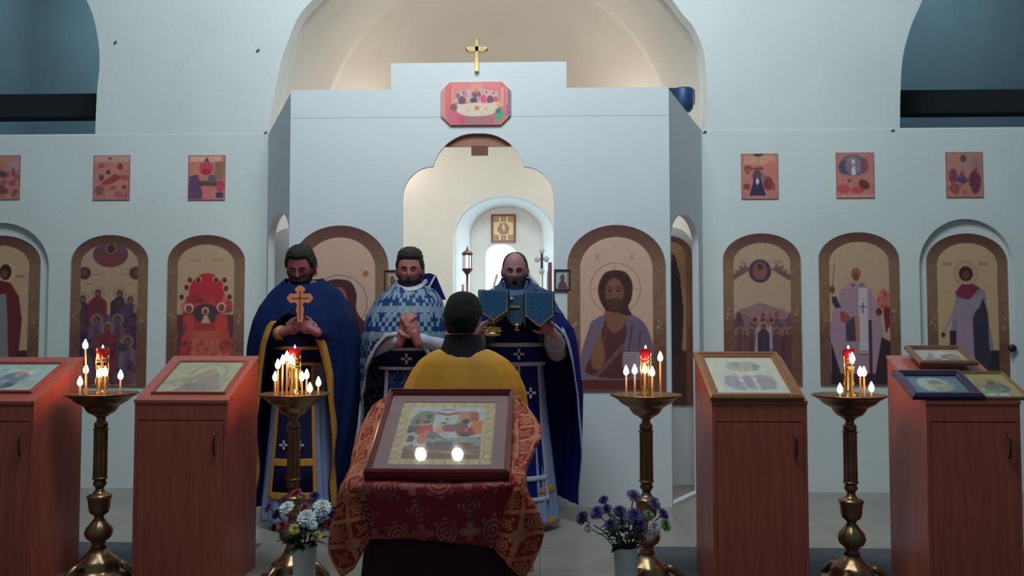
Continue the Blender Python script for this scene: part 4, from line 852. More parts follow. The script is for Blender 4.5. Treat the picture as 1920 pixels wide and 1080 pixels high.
bm = bmesh.new(); lathe(bm, [(.040, z_(479)), (.052, z_(478)), (.055, z_(475)), (.035, z_(471)), (.018, z_(470)), (.01, z_(466)), (.004, z_(461))], (c.x, YL, 0), 8); bm2('lantern_roof', bm, M_lan, r)
bm = bmesh.new(); lathe(bm, [(.036, z_(504)), (.036, z_(478))], (c.x, YL, 0), 6); bm2('pane', bm, M_lit, r)
for k in range(6):
    a = math.pi*k/3; bm = bmesh.new(); q = (c.x+.04*math.cos(a), YL+.04*math.sin(a)); tube(bm, [(*q, z_(505)), (*q, z_(477))], .005, 8); bm2('post', bm, M_lan, r)
# candle burning just in front of it
p = at(868, 529, 8.1); r = thing('altar_candle', (p.x, 8.1, 0), 'single bright candle burning beside the lantern pole, above the boy', 'candle')
bm = bmesh.new(); lathe(bm, [(.09, 0), (.09, .02), (.02, .04), (.013, .1), (.013, p.z-.22), (.03, p.z-.20), (.03, p.z-.19), (.014, p.z-.185)], (p.x, 8.1, 0), 16); bm2('holder', bm, M_lan, r, True)
bm = bmesh.new(); tube(bm, [(p.x, 8.1, p.z-.186), (p.x, 8.1, p.z-.02)], .012, 12); bm2('wax_stick', bm, mat('red_wax', (150, 84, 84), .5), r, True)
bm = bmesh.new(); flame_mesh(bm, (p.x, 8.1, p.z-.022), 1.5); bm2('flame', bm, M_flame, r, True)
# processional cross
YC = 7.6; c = at(1016, 500, YC); z_ = lambda y: az(1016, y, YC)
r = thing('processional_cross', (c.x, YC, 0), 'silvery processional cross on a pole behind the right priest shoulder', 'cross')
M_sil = mat('silvered_metal', (.62, .60, .56), .3, .8, raw=True); M_med = mat('white_enamel', (205, 210, 208), .3)
bm = bmesh.new(); lathe(bm, [(.011, 0), (.010, z_(512))], (c.x, YC, 0), 12); bm2('pole', bm, M_sil, r, True)
bm = bmesh.new(); lathe(bm, [(.10, 0), (.10, .02), (.03, .05), (.013, .08)], (c.x, YC, 0), 20); bm2('foot', bm, M_sil, r, True)
bm = bmesh.new(); box(bm, c.x-.011, c.x+.011, YC-.008, YC+.008, z_(514), z_(468)); bm2('upright', bm, mat('dark_crucifix', (70, 62, 84), .4), r)
bm = bmesh.new(); box(bm, c.x-.045, c.x+.045, YC-.007, YC+.007, z_(488), z_(484)); bm2('crossbar', bm, M_sil, r)
for dx, y in ((0, 470), (-.042, 486), (.042, 486), (0, 509)):
    bm = bmesh.new(); ellip(bm, (c.x+dx, YC-.004, z_(y)), (.025, .012, .028)); bm2('medallion', bm, M_med, r, True)
    for k in range(3): pass
# ================================================================ CENTRAL ANALOGION
def brocade(name, base, gold, scale, rot=0.0, gold_amt=.5, lattice=False):
    m, nt, b = new_mat(name); N = nt.nodes.new; L_ = nt.links.new
    tc = N('ShaderNodeTexCoord'); mp = N('ShaderNodeMapping'); mp.inputs['Rotation'].default_value = (0, 0, rot); mp.inputs['Scale'].default_value = (scale, scale, 1)
    L_(tc.outputs['UV'], mp.inputs[0])
    def math_(op, a, b_=None, v=None, v2=None):
        n = N('ShaderNodeMath'); n.operation = op
        for i, q in enumerate((a, b_)):
            if q is None: continue
            if isinstance(q, (int, float)): n.inputs[i].default_value = q
            else: L_(q, n.inputs[i])
        return n.outputs[0]
    nz = N('ShaderNodeTexNoise'); nz.inputs['Scale'].default_value = scale*2.2; L_(tc.outputs['UV'], nz.inputs[0])
    sp = N('ShaderNodeSeparateXYZ'); L_(mp.outputs[0], sp.inputs[0])
    def cell(o, k, off=0.0):
        f = math_('FRACT', math_('ADD', o, off+50)); return math_('ABSOLUTE', math_('SUBTRACT', f, .5))
    x0 = cell(sp.outputs[0], 1); y0 = cell(sp.outputs[1], 1); x1 = cell(sp.outputs[0], 1, .5); y1 = cell(sp.outputs[1], 1, .5)
    def rosette(x, y, r, k=8, am=.06):
        d = math_('SQRT', math_('ADD', math_('MULTIPLY', x, x), math_('MULTIPLY', y, y))); an = math_('ARCTAN2', y, x)
        w = math_('MULTIPLY', math_('COSINE', math_('MULTIPLY', an, k)), am)
        e = math_('SUBTRACT', math_('ADD', w, r), d)          # >0 inside petal
        inn = math_('GREATER_THAN', e, 0); rg = math_('GREATER_THAN', math_('SINE', math_('MULTIPLY', d, 70)), -.25)
        return math_('MULTIPLY', inn, rg)
    g = rosette(x0, y0, .27); g2 = rosette(x1, y1, .17, 4, .07); g = math_('MAXIMUM', g, g2)
    # stepped cross between the rosettes
    mn = math_('MINIMUM', x1, y0); mxm = math_('MAXIMUM', x1, y0); crs = math_('MULTIPLY', math_('LESS_THAN', mn, .07), math_('LESS_THAN', mxm, .2)); g = math_('MAXIMUM', g, crs)
    if lattice:
        dd = math_('ABSOLUTE', math_('SUBTRACT', math_('ADD', x0, y0), .5)); g = math_('MAXIMUM', g, math_('LESS_THAN', dd, .09))
    fuz = N('ShaderNodeMapRange'); fuz.inputs[1].default_value = .35; fuz.inputs[2].default_value = .65; L_(nz.outputs[0], fuz.inputs[0])
    fac = math_('MULTIPLY', g, math_('ADD', math_('MULTIPLY', fuz.outputs[0], .5), gold_amt))
    mxr = N('ShaderNodeMixRGB'); mxr.inputs[1].default_value = (*base, 1); mxr.inputs[2].default_value = (*gold, 1); L_(fac, mxr.inputs[0])
    L_(mxr.outputs[0], b.inputs['Base Color']); b.inputs['Roughness'].default_value = .55; b.inputs['Specular IOR Level'].default_value = .25
    return m
M_broc = brocade('red_brocade', (.26, .010, .024), (.50, .20, .13), 5.2, .12, .20)
M_brocw = brocade('gold_red_brocade', (.34, .012, .010), (.66, .25, .13), 8.5, .7, .45, True)
M_plum = mat('plum_velvet', (36, 8, 26), .95, var=.15)
# slope plane: front-lower edge and back-upper edge from the photo
Yf, Yb = 3.20, 3.74
pf0, pf1 = at(681, 881, Yf), at(955, 881, Yf); pb = at(840, 727, Yb)
cxA = (pf0.x+pf1.x)/2; wA = pf1.x-pf0.x; zfA = pf0.z; zbA = pb.z
sl = math.atan2(zbA-zfA, Yb-Yf); SLn = math.hypot(zbA-zfA, Yb-Yf)
TH = .045
MA = Matrix.Translation((cxA, Yf+.0, zfA)) @ Matrix.Rotation(sl, 4, 'X') @ Matrix.Translation((0, 0, -TH))   # back face of the picture box
AP = lambda u, v, w=0.0: MA @ Vector((u, v, w))
ana = thing('analogion', (cxA, 3.5, 0), 'sloping icon stand in the centre, draped in red and gold brocade over plum cloth', 'lectern')
hw0 = wA/2
# body + underskirt
bm = bmesh.new()
a0, a1 = AP(-hw0+.01, .0, -.03), AP(hw0-.01, SLn, -.03)
hull8(bm, [(cxA-.14, 3.36, 0), (cxA+.14, 3.36, 0), (cxA+.14, 3.66, 0), (cxA-.14, 3.66, 0), tuple(AP(-.2, .1, -.05)), tuple(AP(.2, .1, -.05)), tuple(AP(.2, SLn-.05, -.05)), tuple(AP(-.2, SLn-.05, -.05))]); bm2('pedestal', bm, M_cherry, ana)
bm = bmesh.new(); hull8(bm, [AP(x, y, z) for z in (-.045, -.012) for x, y in ((-hw0-.005, .0), (hw0+.005, .0), (hw0+.005, SLn+.02), (-hw0-.005, SLn+.02))]); bm2('sloping_board', bm, M_cherry, ana)
NU, NV = 160, 40
V = np.zeros((NV, NU, 3)); UVg = np.zeros((NV, NU, 2))
zt_ = AP(0, .0, -.03).z; 
for j in range(NV):
    t = j/(NV-1)
    for i in range(NU):
        th = 2*math.pi*i/NU; c, s = math.cos(th), math.sin(th)
        q = (abs(c)**5+abs(s)**5)**-.2
        hx, hy = (.262+.06*t), (.235+.015*t)
        fold = 1+.05*t*math.sin(11*th+1)+.03*t*math.sin(23*th)
        x = cxA+hx*q*c*fold; y = 3.455+hy*q*s*fold
        ztop = zfA-.075+(y-3.2)*math.tan(sl)
        V[j, i] = (x, y, ztop*(1-t)+.01*t)
o = link('underskirt', grid_mesh('underskirt', V, UVg, True), M_plum, ana, True); mod(o, 'SOLIDIFY', thickness=.004)
# brocade cover: slope panel + front fall + two hanging side wings, each a folded grid
def cloth(name, rows, m, nu=60, nv=40, wob=.006, seed=0, uvrot=0):
    """rows: control rows of 3D points (same length); bilinear/catmull sampled"""
    R_ = np.array([[tuple(p) for p in r] for r in rows], float)      # (a,b,3)
    def interp(A, n, axis):
        A = np.moveaxis(A, axis, 0); k = A.shape[0]; out = []
        for v in np.linspace(0, k-1, n):
            i = min(int(v), k-2); t = v-i; p0 = A[max(i-1, 0)]; p1 = A[i]; p2 = A[i+1]; p3 = A[min(i+2, k-1)]
            out.append(.5*((2*p1)+(p2-p0)*t+(2*p0-5*p1+4*p2-p3)*t*t+(3*p1-p0-3*p2+p3)*t**3))
        return np.moveaxis(np.array(out), 0, axis)
    G = interp(interp(R_, nv, 0), nu, 1)
    du = np.linalg.norm(np.diff(G, axis=1), axis=2).mean(0); dv = np.linalg.norm(np.diff(G, axis=0), axis=2).mean(1)
    U = np.r_[0, np.cumsum(du)]; Vv = np.r_[0, np.cumsum(dv)]
    uv = np.stack(np.meshgrid(U, Vv), -1)
    n = noise2(uv[..., 0], uv[..., 1], 14, seed)-.5
    tu = np.gradient(G, axis=1); tv = np.gradient(G, axis=0); nn = np.cross(tu, tv); nn /= np.linalg.norm(nn, axis=2, keepdims=True)+1e-9
    G = G+nn*(n*wob)[..., None]
    o = link(name, grid_mesh(name, G, uv), m, ana, True); mod(o, 'SOLIDIFY', thickness=.004); return o
def Q(px, py, Y): return at(px, py, Y)
# front fall (px measured): top edge along board, hem lower
top = [AP(u, -.012, -.004) for u in (-hw0-.01, -hw0*.5, 0, hw0*.5, hw0+.01)]
yfr = 3.165
cloth('front_fall', [[AP(u*1.0, .02, -.006) for u in (-hw0-.008, -hw0*.5, 0, hw0*.5, hw0+.008)], top,
    [Q(668, 915, yfr+.01), Q(740, 914, yfr), Q(815, 914, yfr), Q(890, 914, yfr), Q(962, 912, yfr+.01)],
    [Q(680, 955, yfr+.03), Q(748, 957, yfr+.005), Q(820, 960, yfr), Q(885, 962, yfr+.005), Q(950, 965, yfr+.03)],
    [Q(692, 1011, yfr+.05), Q(755, 1009, yfr+.02), Q(820, 1014, yfr+.0), Q(880, 1020, yfr+.02), Q(936, 1030, yfr+.05)]], M_broc, 70, 36, .012, 3)
cloth('slope_cover', [[AP(u, v, -.006+(.004 if abs(u) > hw0 else 0)) for u in (-hw0-.03, -hw0*.5, 0, hw0*.5, hw0+.03)] for v in (-.01, .2, .42, SLn+.015)], M_brocw, 60, 40, .003, 5)
# left wing: outer ridge bulges out, lower corner hangs in a point
cloth('side_fall', [[AP(-hw0-.01, SLn+.01, .0), AP(-hw0-.045, SLn-.02, -.01), Q(700, 760, 3.70), Q(690, 775, 3.72)],
    [AP(-hw0-.01, .42, .0), AP(-hw0-.05, .42, -.01), Q(672, 815, 3.55), Q(668, 835, 3.58)],
    [AP(-hw0-.012, .15, .0), AP(-hw0-.05, .13, -.01), Q(650, 890, 3.32), Q(655, 900, 3.38)],
    [AP(-hw0-.01, -.012, -.002), Q(655, 903, 3.19), Q(636, 915, 3.22), Q(640, 925, 3.30)],
    [Q(678, 945, 3.185), Q(655, 945, 3.17), Q(627, 955, 3.21), Q(632, 960, 3.30)],
    [Q(692, 990, 3.20), Q(658, 1000, 3.17), Q(617, 1000, 3.21), Q(624, 1005, 3.30)],
    [Q(694, 1012, 3.21), Q(665, 1045, 3.18), Q(622, 1050, 3.21), Q(630, 1050, 3.28)],
    [Q(690, 1016, 3.215), Q(668, 1062, 3.19), Q(640, 1084, 3.21), Q(642, 1084, 3.26)]], M_brocw, 60, 90, .012, 7)
cloth('side_fall', [[AP(hw0+.005, SLn+.01, .0), AP(hw0+.02, SLn-.0, -.005), Q(972, 745, 3.73), Q(974, 760, 3.75)],
    [AP(hw0+.005, .42, .0), AP(hw0+.03, .42, -.01), Q(1006, 790, 3.60), Q(1004, 800, 3.66)],
    [AP(hw0+.005, .28, .0), AP(hw0+.035, .28, -.02), Q(1011, 822, 3.50), Q(1006, 832, 3.56)],
    [AP(hw0+.006, .12, .0), AP(hw0+.04, .12, -.02), Q(986, 868, 3.34), Q(990, 872, 3.44)],
    [AP(hw0+.006, -.012, -.002), Q(975, 905, 3.18), Q(984, 905, 3.24), Q(986, 905, 3.34)],
    [Q(948, 950, 3.185), Q(972, 948, 3.17), Q(1000, 945, 3.21), Q(998, 948, 3.32)],
    [Q(936, 1000, 3.20), Q(965, 1003, 3.17), Q(1016, 992, 3.21), Q(1010, 995, 3.30)],
    [Q(929, 1028, 3.21), Q(955, 1048, 3.18), Q(1002, 1040, 3.21), Q(1000, 1040, 3.28)],
    [Q(934, 1034, 3.215), Q(955, 1062, 3.19), Q(980, 1084, 3.21), Q(982, 1084, 3.26)]], M_brocw, 60, 90, .012, 9)
M_rosew = mat('rosewood_frame', (92, 38, 38), .3, var=.12, scale=25)
M_mauve = mat('mauve_mount', (122, 98, 102), .6, var=.04)
def art_center(X, Y):
    a = Art(X, Y, (176, 164, 126)); a.soft = 1.4
    a.mix(.6*(noise2(X, Y, .35, 9) > .55), (192, 180, 142)); [a.ring(x, y, 6, 5, .8, (140, 128, 92), .6) for y in (5, 95) for x in range(6, 100, 11)]; [a.ring(x, y, 4, 6, .8, (140, 128, 92), .6) for x in (5, 95) for y in range(10, 95, 11)]
    a.rect(12, 9, 88, 91, (166, 176, 178)); 
    a.poly([(13, 30), (20, 17), (30, 15), (37, 18), (37, 36), (13, 40)], (112, 118, 104)); a.rect(29, 22, 33, 28, (44, 54, 50)); a.rect(18, 30, 22, 38, (110, 56, 56)); a.rect(27, 32, 33, 36, (70, 60, 56))
    a.rect(62, 16, 74, 40, (176, 118, 96)); a.poly([(74, 16), (82, 18), (84, 34), (74, 34)], (150, 84, 66)); a.poly([(38, 17), (50, 20), (62, 17), (62, 20), (50, 24), (38, 20)], (150, 60, 96)); a.rect(44, 12, 58, 14.5, (104, 104, 104)); [a.line(45+i*2.3, 12.3, 46+i*2.3, 14.3, .7, (166, 176, 178)) for i in range(6)]
    a.poly([(58, 38), (64, 28), (70, 26), (76, 32), (72, 42)], (170, 140, 124)); a.ell(70, 33, 4, 4.5, (74, 50, 50)); a.rect(76, 32, 88, 54, (196, 118, 60)); a.poly([(76, 40), (82, 54), (74, 56)], (150, 60, 46))
    a.ell(50, 29, 2, 1.6, (90, 90, 84)); a.ell(48, 36, 3, 2, (130, 84, 84)); a.poly([(12, 40), (22, 40), (24, 50), (12, 52)], (74, 84, 96)); a.poly([(22, 40), (36, 38), (38, 48), (30, 56), (20, 54)], (170, 62, 58)); a.ell(29, 60, 6, 9, (184, 104, 96)); a.ell(55, 44, 10, 6, (134, 70, 74)); a.ell(66, 42, 7, 7, (96, 90, 92)); a.ell(44, 48, 4, 6, (196, 140, 100)); a.ell(70, 50, 8, 8, (146, 56, 56)); a.rect(66, 52, 76, 57, (50, 70, 64))
    a.poly([(36, 48), (42, 52), (50, 60), (38, 62), (32, 58)], (92, 106, 110)); a.poly([(14, 56), (20, 56), (20, 66), (13, 66)], (88, 90, 60)); a.poly([(32, 62), (60, 60), (78, 58), (88, 58), (88, 72), (34, 72)], (132, 142, 138)); a.poly([(33, 66), (60, 64), (60, 74), (33, 75)], (80, 94, 96)); a.ell(72, 70, 9, 3.5, (116, 70, 76)); a.rect(12, 72, 88, 91, (116, 92, 82)); a.poly([(12, 72), (30, 76), (60, 80), (88, 76), (88, 80), (60, 84), (30, 80), (12, 76)], (140, 130, 100), .8); a.line(50, 80, 86, 84, 2, (166, 150, 116), .8)
    a.blobs(14, 40, 86, 74, 22, [(150, 80, 80), (84, 92, 100), (190, 150, 120), (60, 60, 60)], (1, 2.4), 4, .7); a.C = a.C*.84+a.C.mean(-1, keepdims=True)*.06; a.mottle(.08, .3, 8); return a
c0 = framed('framed_icon', 'large glazed icon in a mauve mount and red-brown frame on the central draped stand', MA, wA, SLn, .022, TH, M_rosew, art_center, mat_w=.052, mat_m=M_mauve, px=.0022)

# ================================================================ FLOWERS
M_pot = mat('white_vase', (186, 200, 206), .35); M_stem = mat('dark_leaf', (40, 62, 44), .6, var=.3, scale=30)
def leaf(bm, p, d, ln, w):
    d = Vector(d).normalized(); s = d.cross(Vector((0, 0, 1))).normalized(); p = Vector(p); rows = []
    for i in range(5):
        t = i/4; q = p+d*ln*t+Vector((0, 0, -ln*.35*t*t)); ww = w*math.sin(math.pi*min(.97, t*.9+.06))
        rows.append([bm.verts.new(q-s*ww+Vector((0, 0, ww*.3))), bm.verts.new(q), bm.verts.new(q+s*ww+Vector((0, 0, ww*.3)))])
    for a, b_ in zip(rows, rows[1:]):
        for k in range(2): bm.faces.new([a[k], a[k+1], b_[k+1], b_[k]])
def blossom(bm, p, n, r, kind='mum', face=None, seed=0):
    """layers of petals around a facing direction"""
    rn = random.Random(seed); f = Vector(face or (0, -1, .6)).normalized(); q = f.to_track_quat('Z', 'Y').to_matrix()
    layers = {'mum': 5, 'daisy': 2}[kind]
    for l in range(layers):
        el = (l/(layers))*1.25+.05; k = int(n*(1-.13*l)); rr = r*(1-.10*l) if kind == 'mum' else r*(1-.12*l)
        for i in range(k):
            a = 2*math.pi*(i+.5*(l % 2))/k+rn.uniform(-.1, .1); e = el+rn.uniform(-.12, .12)
            d = Vector((math.cos(a)*math.cos(e), math.sin(a)*math.cos(e), math.sin(e))); t = Vector((-math.sin(a), math.cos(a), 0)); w = r*.16 if kind == 'mum' else r*.24
            P0 = d*rr*.12; P1 = d*rr*.6+Vector((0, 0, rr*.08)); P2 = d*rr
            vs = [P0-t*w*.4, P0+t*w*.4, P1+t*w, P2+t*w*.35, P2-t*w*.35, P1-t*w]
            V_ = [bm.verts.new(Vector(p)+q @ v) for v in vs]; bm.faces.new([V_[0], V_[1], V_[2], V_[5]]); bm.faces.new([V_[5], V_[2], V_[3], V_[4]])
def bouquet(label, plabel, px, py_top, px_w, Y, flowers, leaves, seed, group):
    rn = random.Random(seed); c = at(px, py_top, Y); hw = px_w/2*Y/F
    v = thing('vase', (c.x, Y, 0), plabel, 'vase'); H = c.z
    bm = bmesh.new(); lathe(bm, [(hw*.72, 0), (hw*.75, .004), (hw*.98, H-.01), (hw*1.04, H), (hw*.97, H), (hw*.90, H-.02), (hw*.68, .02), (.005, .015)], (c.x, Y, 0), 36); bm2('body', bm, M_pot, v, True)
    k = 0
    for (fx, fy, dy, r, col, kind, lb) in flowers:
        p = at(fx, fy, Y+dy); f = thing('flower', (c.x, Y, H-.1), lb, 'flower', group)
        fd = Vector((p.x-c.x, (Y+dy-Y)-.16, .10+max(0, p.z-H)*.5))
        bm = bmesh.new(); m0 = Vector((c.x+rn.uniform(-.02, .02), Y+rn.uniform(-.015, .015), H-.06)); mid = (m0+p)*.5+Vector((0, 0, .03)); tube(bm, [m0, mid, p-fd.normalized()*.006], [.003, .0028, .0025], 6); bm2('stem', bm, M_stem, f, True)
        bm = bmesh.new(); blossom(bm, p, 18 if kind == 'mum' else 13, r*1.2, kind, fd, seed+k); bl = bm2('blossom', bm, col, f)
        if kind == 'daisy': bm = bmesh.new(); ellip(bm, Vector(p)+fd.normalized()*.004, (r*.22,)*3, n=10, m=6); bm2('centre', bm, M_yel, bl, True)
        k += 1
    bm = bmesh.new()
    for _ in range(leaves):
        a = rn.uniform(0, 2*math.pi); R0 = rn.uniform(0, .05); h = rn.uniform(-.005, .11); leaf(bm, (c.x+R0*math.cos(a), Y+R0*math.sin(a), H+h), (math.cos(a), math.sin(a), rn.uniform(.1, .9)), rn.uniform(.05, .10), rn.uniform(.010, .02))
    o = bm2('foliage', bm, M_stem, v); tag(o, 'dark green leaves above the rim', kind='stuff')
M_white = mat('white_petal', (205, 214, 214), .6); M_yel = mat('yellow_petal', (196, 176, 96), .6); M_pink = mat('crimson_petal', (120, 52, 66), .6); M_purp = mat('purple_petal', (64, 50, 112), .6, var=.2, scale=20); M_dpur = mat('dark_purple_petal', (46, 36, 84), .6, var=.2, scale=20); M_lil = mat('pale_pink_petal', (160, 150, 160), .6); M_grn = mat('green_petal', (96, 124, 88), .6); M_pal = mat('dusky_violet_petal', (90, 80, 120), .6)
YV = 3.82
fl = [(538, 953, .0, .032, M_white, 'mum', 'white bloom at the upper left of the left bouquet'), (575, 972, -.06, .036, M_white, 'mum', 'large white bloom in the middle of the left bouquet'), (604, 952, -.01, .036, M_white, 'mum', 'white bloom at the upper right of the left bouquet'), (586, 985, -.07, .020, M_white, 'mum', 'small white bloom low in the middle of the left bouquet'),
 (552, 993, -.08, .022, M_yel, 'mum', 'pale yellow bloom low at the left of the left bouquet'), (595, 1006, -.08, .020, M_yel, 'mum', 'pale yellow bloom low at the right, above the left vase rim'), (530, 988, -.04, .028, M_pink, 'mum', 'crimson bloom at the left edge of the left bouquet'), (571, 952, .02, .022, M_pink, 'mum', 'pink-edged bloom above the big white one in the left bouquet'), (505, 952, .04, .026, M_pal, 'mum', 'dusky violet bloom at the far left of the left bouquet'),
 (520, 965, .04, .026, M_dpur, 'mum', 'dark purple bloom at the left of the left bouquet'), (616, 985, .0, .026, M_pink, 'mum', 'crimson bloom at the lower right of the left bouquet'), (624, 965, .02, .024, M_dpur, 'mum', 'dark purple bloom at the far right of the left bouquet'), (556, 925, .05, .024, M_pink, 'mum', 'crimson bloom at the top of the left bouquet'), (590, 930, .05, .024, M_dpur, 'mum', 'dark purple bloom at the top right of the left bouquet')]
bouquet('', 'white conical vase of mixed flowers on the floor, left of the central stand', 571, 1022, 46, YV, fl, 60, 3, 'flowers in the left vase')
fr_ = [(1093, 972, .0, .030, M_dpur, 'mum', 'dark violet bloom at the far left of the right bouquet'), (1132, 938, .03, .022, M_dpur, 'mum', 'small dark violet bloom at the top left of the right bouquet'), (1120, 962, .0, .030, M_purp, 'mum', 'purple bloom in the left half of the right bouquet'), (1138, 955, .05, .026, M_pal, 'mum', 'lighter violet bloom behind two dark ones in the right bouquet'), (1162, 960, -.04, .028, M_dpur, 'mum', 'dark violet bloom at the centre of the right bouquet'),
 (1190, 968, -.06, .034, M_purp, 'mum', 'large purple bloom at the centre right of the right bouquet'), (1200, 985, -.07, .030, M_dpur, 'mum', 'dark violet bloom under the large purple one, right bouquet'), (1188, 930, .04, .032, M_pal, 'mum', 'tall spiky violet bloom at the top of the right bouquet'), (1225, 945, .03, .032, M_pal, 'mum', 'spiky violet bloom at the upper right of the right bouquet'), (1243, 965, .02, .026, M_purp, 'mum', 'violet bloom near the right edge of the right bouquet'),
 (1247, 985, -.02, .027, M_grn, 'mum', 'pale green bloom at the right edge of the right bouquet'), (1216, 966, .0, .024, M_grn, 'mum', 'pale green bloom above the lilac ones, right bouquet'), (1226, 990, -.05, .030, M_lil, 'mum', 'pale pink bloom low at the right of the right bouquet'), (1217, 1003, -.06, .026, M_lil, 'mum', 'pale pink bloom just over the rim at the right, right bouquet'), (1105, 990, -.02, .020, M_lil, 'mum', 'small pale bloom at the lower left of the right bouquet'), (1145, 985, -.07, .026, M_dpur, 'mum', 'dark violet bloom low in the middle left of the right bouquet')]
bouquet('', 'white conical vase of violet flowers on the floor, right of the central stand', 1173, 1024, 46, YV, fr_, 60, 5, 'flowers in the right vase')
# ================================================================ PEOPLE
def g2(a, b): return math.exp(-(a*a+b*b))
def sst(x, a, b): t = min(1, max(0, (x-a)/(b-a))); return t*t*(3-2*t)
def head_pt(d):
    x, y, z = d.x, d.y, d.z
    px_, py_, pz = x*.076, y*.097, z*.118
    qy = 1.0
    if z > 0: zc = min(z, .985); q_ = (1-zc**2.5)**.4/math.sqrt(1-zc*zc); px_ *= q_; qy = 1+.6*(q_-1); py_ *= qy; pz = .113*z
    if z < 0:
        px_ *= 1-.25*(-z)**1.3
        if y > 0: py_ *= 1-.35*(-z)
        else: py_ *= 1-.06*(-z)
    if y < 0:
        py_ = -.094*qy*abs(y)**.72*(1-.10*max(0, -z))
        fr = 1.0
        n = .027*g2(x/.13, (z+.20)/.13)+.012*g2(x/.10, (z-.0)/.18)
        n -= .011*(g2((x-.33)/.17, (z-.06)/.10)+g2((x+.33)/.17, (z-.06)/.10))
        n += .006*(g2((x-.33)/.24, (z-.21)/.06)+g2((x+.33)/.24, (z-.21)/.06))
        n += .006*(g2(x/.22, (z+.46)/.04)+g2(x/.20, (z+.56)/.045))-.004*g2(x/.22, (z+.51)/.025)
        n += .010*g2(x/.30, (z+.84)/.14)
        n += .004*(g2((x-.5)/.2, (z+.15)/.2)+g2((x+.5)/.2, (z+.15)/.2))
        py_ -= n*min(1, abs(y)*1.6)
    return Vector((px_, py_, pz))
def sphere_dirs(bm_fn, n=56, m=44):
    """closed deformed sphere; bm_fn(dir)->Vector"""
    bm = bmesh.new(); rings = []
    for j in range(1, m):
        ph = math.pi*j/m; rings.append([bm.verts.new(bm_fn(Vector((math.sin(2*math.pi*i/n)*math.sin(ph), -math.cos(2*math.pi*i/n)*math.sin(ph), math.cos(ph))))) for i in range(n)])
    t = bm.verts.new(bm_fn(Vector((0, 0, 1)))); b_ = bm.verts.new(bm_fn(Vector((0, 0, -1))))
    for a, c in zip(rings, rings[1:]):
        for i in range(n): bm.faces.new([a[i], a[(i+1) % n], c[(i+1) % n], c[i]])
    for i in range(n): bm.faces.new([t, rings[0][(i+1) % n], rings[0][i]]); bm.faces.new([b_, rings[-1][i], rings[-1][(i+1) % n]])
    return bm
def join_into(dst, src):
    me = bpy.data.meshes.new('tmp'); src.to_mesh(me); dst.from_mesh(me); bpy.data.meshes.remove(me); src.free()
def hand(bm, wrist, dirx, normal, side=1, curl=.5, s=1.0, thumb=(.55, .75, -.35)):
    X_ = Vector(dirx).normalized(); Z_ = Vector(normal); Z_ = (Z_-X_*Z_.dot(X_)).normalized(); Y_ = Z_.cross(X_)
    T = lambda v: Vector(wrist)+s*(X_*v[0]+Y_*(v[1]*side)+Z_*v[2])
    R = Matrix((X_, Y_, Z_)).transposed()
    ellip(bm, T((.048, 0, 0)), (.052*s, .043*s, .018*s), R)
    capsule(bm, T((-.03, 0, 0)), T((.03, 0, 0)), .026*s, .028*s)
    for y, L_ in ((.030, .92), (.010, 1.04), (-.011, .98), (-.031, .78)):
        p = Vector((.082, y, .003)); a = curl*.35; v = Vector((math.cos(a), y*.9, -math.sin(a)))
        for ln, r0, r1 in ((.043, .0105, .0095), (.028, .0095, .0088), (.022, .0088, .0075)):
            q = p+v.normalized()*ln*L_; capsule(bm, T(p), T(q), r0*s, r1*s, 10); p = q; a += curl; v = Vector((math.cos(a), v.y*.6, -math.sin(a)))
    p = Vector((.022, .036, -.004)); v = Vector(thumb).normalized(); q = p+v*.040; capsule(bm, T(p), T(q), .0135*s, .011*s, 10); v2 = (v+Vector((.5, -.25, -.1))).normalized(); capsule(bm, T(q), T(q+v2*.030), .011*s, .009*s, 10)
def skin_mat(name, c):
    if name in MC: return MC[name]
    m = mat(name, c, .55, var=.12, scale=22); m.node_tree.nodes['Principled BSDF'].inputs['Subsurface Weight'].default_value = .08
    m.node_tree.nodes['Principled BSDF'].inputs['Subsurface Scale'].default_value = .01; return m
